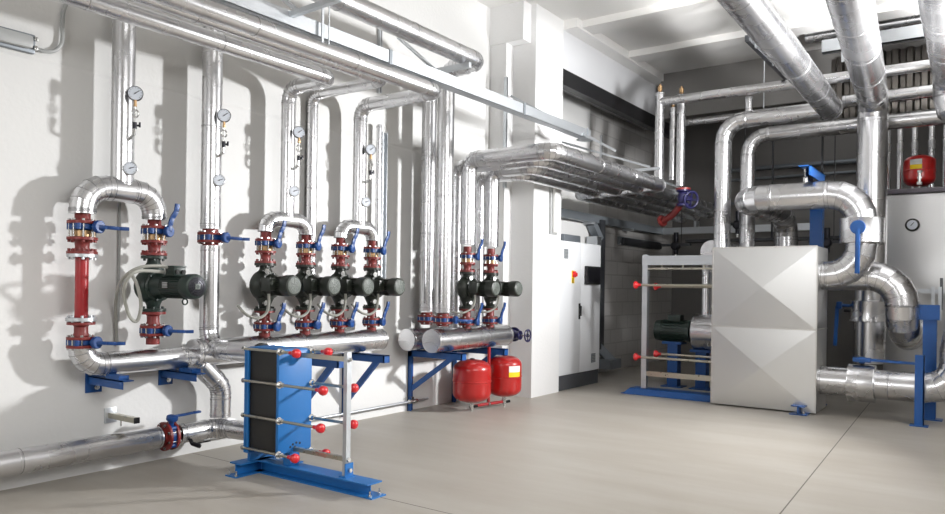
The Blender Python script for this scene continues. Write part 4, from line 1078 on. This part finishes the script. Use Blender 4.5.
for k, (va_, r_, lab) in enumerate(((38, .085, 'short fat silver pipe under the ceiling behind the huge pipes, front one'), (31, .06, 'slim silver pipe under the ceiling behind the huge pipes, upper one'))):
    a = P(806 + 6 * k, va_, y=11.9 + .25 * k)
    clad_pipe('ceiling_pipe', lab, 'pipe', [a, (1.6, a.y, a.z)], r_, None, 'silver pipes tight under the ceiling', seams=1.6)
a = P(822, 47, y=11.6)
t = thing('strut_rail', 'pale galvanised rail under the ceiling behind the huge pipes', 'rail', a)
mm = MB(); mm.span((0, -.02, -.09), (2.8, .02, .09)); mm.span((0, -.02, -.09), (2.8, .10, -.08)); mm.build('rail', 'galv', t)
for xx in (.25, 1.45): MB().span((xx, .02, -.25), (xx + .04, .05, ZC - a.z - .001)).build('hanger', 'galv', t)
t = thing('ribbed_deck', 'dark ribbed metal deck high on the rear wall behind the silver runs', 'panel', (-2.2, 12.79, 4.15))
mm = MB(); poly = []
for k in range(16):
    x = k * .19
    for dx_, dy_ in ((0, 0), (.06, 0), (.085, -.07), (.16, -.07), (.185, 0)): poly.append((x + dx_, dy_))
front = [Vector((x, y, 0)) for x, y in poly]; mm.rings([front, [p + Vector((0, 0, 1.0)) for p in front]], cap=False, closed=False)
back = [p + Vector((0, .008, 0)) for p in front]; mm.rings([back, [p + Vector((0, 0, 1.0)) for p in back]], cap=False, closed=False)
mm.build('deck_sheet', 'deck', t, 0)
for zz in (.22, .60): MB().span((0, -.085, zz), (3.0, -.072, zz + .05)).build('strap', 'galv', t)
# strut under ceiling left of P1
sa, sb = P(747, 38, x=-2.45), P(786, 79, x=-2.45)
t = thing('ceiling_strut', 'dark slotted strut hung under the ceiling left of the huge diagonal pipe', 'strut', sa)
mm = MB(); dd = sb - sa; dd.z = 0; mm.bar((0, 0, 0), dd, .05, .07); mm.build('strut_bar', 'trunk_dark', t)
for (f, uu) in ((.12, 0), (.55, 0)):
    p = dd * f; mm = MB(); mm.span(p + Vector((.03, -.03, -.06)), p + Vector((.04, .03, .26))); mm.build('slotted_plate', 'galv', t)
    for zz in (-.02, .07, .16): MB().span(p + Vector((.041, -.012, zz)), p + Vector((.043, .012, zz + .05))).build('slot', 'dark_steel', t)
    MB().cyl(p + Vector((.0, 0, .02)), Vector((p.x, p.y, ZC - sa.z)), .008, seg=8).build('hanger_rod', 'galv', t)
ra = P(764, 60, y=11.0)
tag(MB().cyl((ra.x, 11.02, P(764, 108, y=11.02).z), (ra.x, 11.02, ZC), .008, seg=8).build('hanger_rod', 'galv'), 'thin threaded rod hanging from the ceiling to the bent tall pipe', 'rod')
# purple valve under the second vented riser
p = P(683, 198, y=11.0)
g = thing('gate_valve', 'purple-blue valve with red flange hanging at the end of the bundle', 'valve', (p.x, 11.0, p.z))
MB().lathe((0, 0, .12), (0, 0, 1), [(0, .11), (.03, .11)]).build('flange', 'red', g)
mm = MB(); mm.lathe((0, 0, -.12), (0, 0, 1), [(0, .09), (.03, .09), (.05, .06), (.10, .085), (.16, .085), (.2, .06), (.22, .10), (.24, .10)]); mm.cyl((.05, -.05, 0), (.16, -.12, -.03), .04); mm.build('valve_body', 'purple', g)
mm = MB(); ctr = Vector((.17, -.13, -.05)); fa, fb = frame_from(Vector((1, -.6, -.2)))
mm.tube([ctr + fa * .12 * math.cos(2 * PI * k / 24) + fb * .12 * math.sin(2 * PI * k / 24) for k in range(25)], .016, 8, False)
for k in range(4): mm.bar(ctr, ctr + fa * .12 * math.cos(PI * k / 2) + fb * .12 * math.sin(PI * k / 2), .02, .014)
mm.build('handwheel', 'purple', g)
p2 = P(672, 214, y=11.2)
g = thing('flanged_elbow', 'dark red flanged bend under the bundle beside the purple valve', 'pipe fitting', p2)
MB().tube(bez([(.28, -.2, .25), (.15, -.1, .1), (0, 0, -.02), (-.2, .1, -.10)]), .05, 14).build('bend', 'red', g)
MB().lathe((-.18, .09, -.09), (-.9, .4, -.3), [(0, .09), (.03, .09)]).build('flange', 'red', g)

# ================================================================== BLUE POST, TANK, REAR
yc = 10.62; xc = P(817, 225, y=yc).x
t = thing('pipe_support', 'tall blue steel column with arm holding the loop pipe', 'column', (xc, yc, 0))
mm = MB(); mm.span((-.075, -.07, .012), (.075, .07, 2.93)); mm.span((-.13, -.13, 0), (.13, .13, .014)); mm.build('post', 'bracket_blue', t)
mm = MB(); mm.span((-.06, -.86, 3.03), (.075, .07, 3.045)); mm.span((.06, -.86, 2.92), (.075, .07, 3.045)); mm.prism([(-.075, .0, 2.88), (-.075, -.5, 3.03), (-.075, .07, 3.03)], (.012, 0, 0)); mm.prism([(.062, .07, 2.78), (.062, -.70, 3.02), (.062, .07, 3.02)], (.012, 0, 0)); mm.build('arm', 'bracket_blue', t)
mm = MB(); mm.cyl((-.02, yu0 - yc, 2.86), (-.02, yu0 - yc, 3.07), .012, seg=8); mm.cyl((-.02, yu0 - yc, 2.99), (-.02, yu0 - yc, 3.03), .02, seg=6); mm.cyl((-.02, yu0 - yc, 2.865), (-.02, yu0 - yc, 2.92), .028, seg=10); mm.build('hanger_bolt', 'chrome', t)
fp = P(919, 426, z=0)
t = thing('support_post', 'short blue steel post on a foot plate in front of the low pipe', 'post', (fp.x, fp.y, 0))
mm = MB(); mm.span((-.045, -.04, .01), (.045, .0, .80)); mm.build('post', 'bracket_blue', t)
mm = MB(); mm.span((.035, -.04, .01), (.045, .05, .80)); mm.build('web', 'bracket_blue', t)
mm = MB(); mm.span((-.09, -.07, 0), (.09, .07, .012)); mm.build('foot_plate', 'bracket_blue', t)
fp = P(933, 412, z=0)
t = thing('support_post', 'blue steel post on a foot plate behind the low pipe, at right edge', 'post', (fp.x, 10.35, 0))
mm = MB(); mm.span((-.07, -.05, .01), (.07, .05, 1.32)); mm.build('post', 'bracket_blue', t)
mm = MB(); mm.span((-.14, -.09, 0), (.14, .09, .012)); mm.build('foot_plate', 'bracket_blue', t)
mm = MB(); mm.span((-.16, -.075, 1.18), (.10, -.052, 1.36)); mm.build('head_plate', 'bracket_blue', t)

yt = 12.2; xt0 = P(884.5, 240, y=yt).x; zt0 = P(886, 190, y=yt).z
t = thing('storage_tank', 'large brushed steel storage tank with dark lid at the right edge', 'tank', (xt0, yt, 0))
MB().span((0, 0, .10), (1.9, 1.5, zt0 - .07), .025).build('shell', 'steel', t)
MB().span((-.03, -.04, zt0 - .07), (1.93, 1.53, zt0), .01).build('lid', 'tank_lid', t)
MB().span((.06, .06, 0), (1.84, 1.44, .10)).build('base', 'plinth', t)
gp = P(912.5, 225, y=yt)
mm = MB(); mm.lathe((gp.x - xt0, .002, gp.z), (0, -1, 0), [(0, .088), (.025, .092), (.04, .075)], 30); tg = mm.build('gauge_rim', 'black', t)
MB().lathe((gp.x - xt0, -.036, gp.z), (0, -1, 0), [(0, .066), (.006, .066)], 30).build('gauge_face', 'dial', tg)
mm = MB(); mm.box((gp.x - xt0, -.044, gp.z + .01), (.008, .003, .06), Matrix.Rotation(.7, 3, 'Y')); mm.build('gauge_needle', 'needle', tg)
vp = P(919.5, 168, y=12.5)
vz = vessel('expansion_vessel', 'red pressure vessel with sticker standing on the steel tank', (vp.x, 12.5, zt0 + .06), .205, .45, (-PI / 2 - .52, -PI / 2 + .22, .22, .37), 'red expansion vessels')
mm = MB(); mm.cyl((.02, -.22, .20), (.02, -.22, .02), .020, seg=10); mm.cyl((.02, -.22, .17), (.02, -.22, .20), .034, seg=8); mm.cyl((.02, -.215, .10), (.02, -.15, .10), .03, seg=8); mm.cyl((.02, -.22, .0), (.02, -.22, .04), .04, seg=8); mm.build('safety_valve', 'chrome', vz)
for u, w in ((887.5, 'first'), (900, 'second'), (914.5, 'third'), (931.5, 'fourth'), (946, 'fifth')):
    a = P(u, 160, y=13.0)
    clad_pipe('tank_riser', f'{w} from the left of the thin silver risers behind the red vessel on the tank', 'pipe', [(a.x, 13.0, zt0 - .02), (a.x, 13.0, 4.05)], .048, None, 'thin silver risers on the tank', seams=.8, seg=20)
clad_pipe('tank_header', 'dark silver header across the thin risers above the red vessel', 'pipe', [(P(883, 120, y=13.0).x, 13.02, 4.10), (1.0, 13.02, 4.10)], .075, None, None, 'alu_dull')
# thin pipe and strut in front of the tank
a = P(918, 291, y=11.9)
t = thing('strut_rail', 'pale galvanised rail in front of the steel tank at right edge', 'rail', a)
MB().span((0, -.02, -.03), (1.0, .02, .03)).build('rail', 'galv', t)
mm = MB(); mm.span((.16, -.06, -.40), (.20, -.02, .06)); mm.span((.24, -.06, -.40), (.28, -.02, .06)); mm.build('bracket', 'galv', t)
tag(MB().bar(P(941.5, 278, y=11.86), P(941.5, 310, y=11.86), .035, .035).build('thermowell', 'plinth'), 'dark grey upright rod at right edge before the steel tank', 'rod')

# rear wall pipes
for k, (va_, vb_, r_, lab) in enumerate(((170, 160, .045, 'upper thin grey pipe along the dark rear wall'), (203, 197, .03, 'lower thin grey pipe along the dark rear wall'), (180, 171, .03, 'middle thin grey pipe along the dark rear wall'))):
    a = P(725, va_, y=YB - r_); b = P(880, vb_, y=YB - r_)
    tag(MB().tube([(a.x, YB - r_, (a.z + b.z) / 2), (b.x, YB - r_, (a.z + b.z) / 2)], r_, 12).build('rear_pipe', 'trunk'), lab, 'pipe', 'thin pipes on the rear wall')
for k, (u, v, lab) in enumerate(((676, 246, 'dark pump unit hanging under the galvanised run at the back'), (738, 225, 'dark cock between the two tall pipes'), (827, 243, 'dark valve on the rear pipes right of the blue column'))):
    a = P(u, v, y=13.4); t = thing('rear_fitting', lab, 'fitting', a)
    mm = MB(); mm.cyl((0, 0, -.16), (0, 0, .25), .045, seg=14); mm.lathe((0, -.08, 0), (0, 1, 0), [(0, .05), (.02, .08), (.10, .08), (.14, .05)]); mm.build('body', 'bezel', t)
    mm = MB(); mm.bar((-.28, 0, .02), (.28, 0, .02), .05, .05); mm.build('connector', 'trunk_dark', t)
    MB().cyl((0.1, 0, .04), (0.1, 0, ZC - a.z), .008, seg=8).build('hanger_rod', 'trunk_dark', t)
    MB().cyl((0, 0, -.22), (0, 0, -.15), .03, seg=12).build('tip', 'chrome', t)
t = thing('cable_ladder', 'dark cable run hung behind the tall pipes under the bundle', 'tray', (-4.2, 13.6, 2.38))
mm = MB(); mm.span((-.6, 0, 0), (2.2, .3, .05)); mm.build('run', 'trunk_dark', t)
for xx in (.9, 1.7): MB().span((xx, .1, .05), (xx + .03, .13, ZC - 2.38)).build('hanger', 'trunk_dark', t)

# ================================================================== LIGHT
def area(name, loc, target, size, power, color=(1, 1, 1), sy=None):
    l = bpy.data.lights.new(name, 'AREA'); l.energy = power; l.color = color; l.size = size
    if sy: l.shape = 'RECTANGLE'; l.size_y = sy
    o = bpy.data.objects.new(name, l); COL.objects.link(o); o.location = loc
    o.rotation_euler = (Vector(target) - Vector(loc)).to_track_quat('-Z', 'Y').to_euler()
    return o
k_ = area('key_light', (0.7, 9.5, 2.75), (-5.6, 5.0, 2.1), 0.4, 300)
k_.data.spread = math.radians(100)
area('room_fill', (2.6, 2.4, 5.2), (-3.0, 5.5, 0.8), 5.0, 800, (1, 0.99, 0.98))  # broad added fill in place of light off the ceiling, no fixture
b_ = area('bounce_light', (0.6, 7.6, 3.0), (-0.7, 8.6, 5.3), 1.0, 1350)
b_.data.spread = math.radians(90)
area('facet_fill', (-2.9, -2.4, 3.0), (-2.2, 9.0, 1.2), 2.2, 130)  # added lamp behind the camera, mirrored in the box panels to show their facets
w_ = area('wall_fill', (0.5, 8.0, 3.5), (-5.8, 10.9, 3.7), 0.5, 90)  # added lamp that brightens the wall below the dark lintel
w_.data.spread = math.radians(60)
area('bay_fill', (-2.5, 14.3, 5.2), (-2.5, 14.3, 0), 1.2, 15)  # weak fill added above the rear bay, hidden by the cross beam
w = bpy.data.worlds.new('world'); SC.world = w; w.use_nodes = True
w.node_tree.nodes['Background'].inputs[0].default_value = (0.8, 0.85, 0.9, 1); w.node_tree.nodes['Background'].inputs[1].default_value = 0.0

vs = SC.view_settings
SC.display_settings.display_device = 'sRGB'
vs.view_transform = 'Standard'; vs.look = 'None'; vs.gamma = 1.0; vs.use_curve_mapping = False
vs.exposure = -0.52
SC.cycles.max_bounces = 10; SC.cycles.diffuse_bounces = 5; SC.cycles.glossy_bounces = 6
SC.cycles.sample_clamp_indirect = 4.0
SC.cycles.blur_glossy = 1.0
SC.cycles.caustics_reflective = False; SC.cycles.caustics_refractive = False
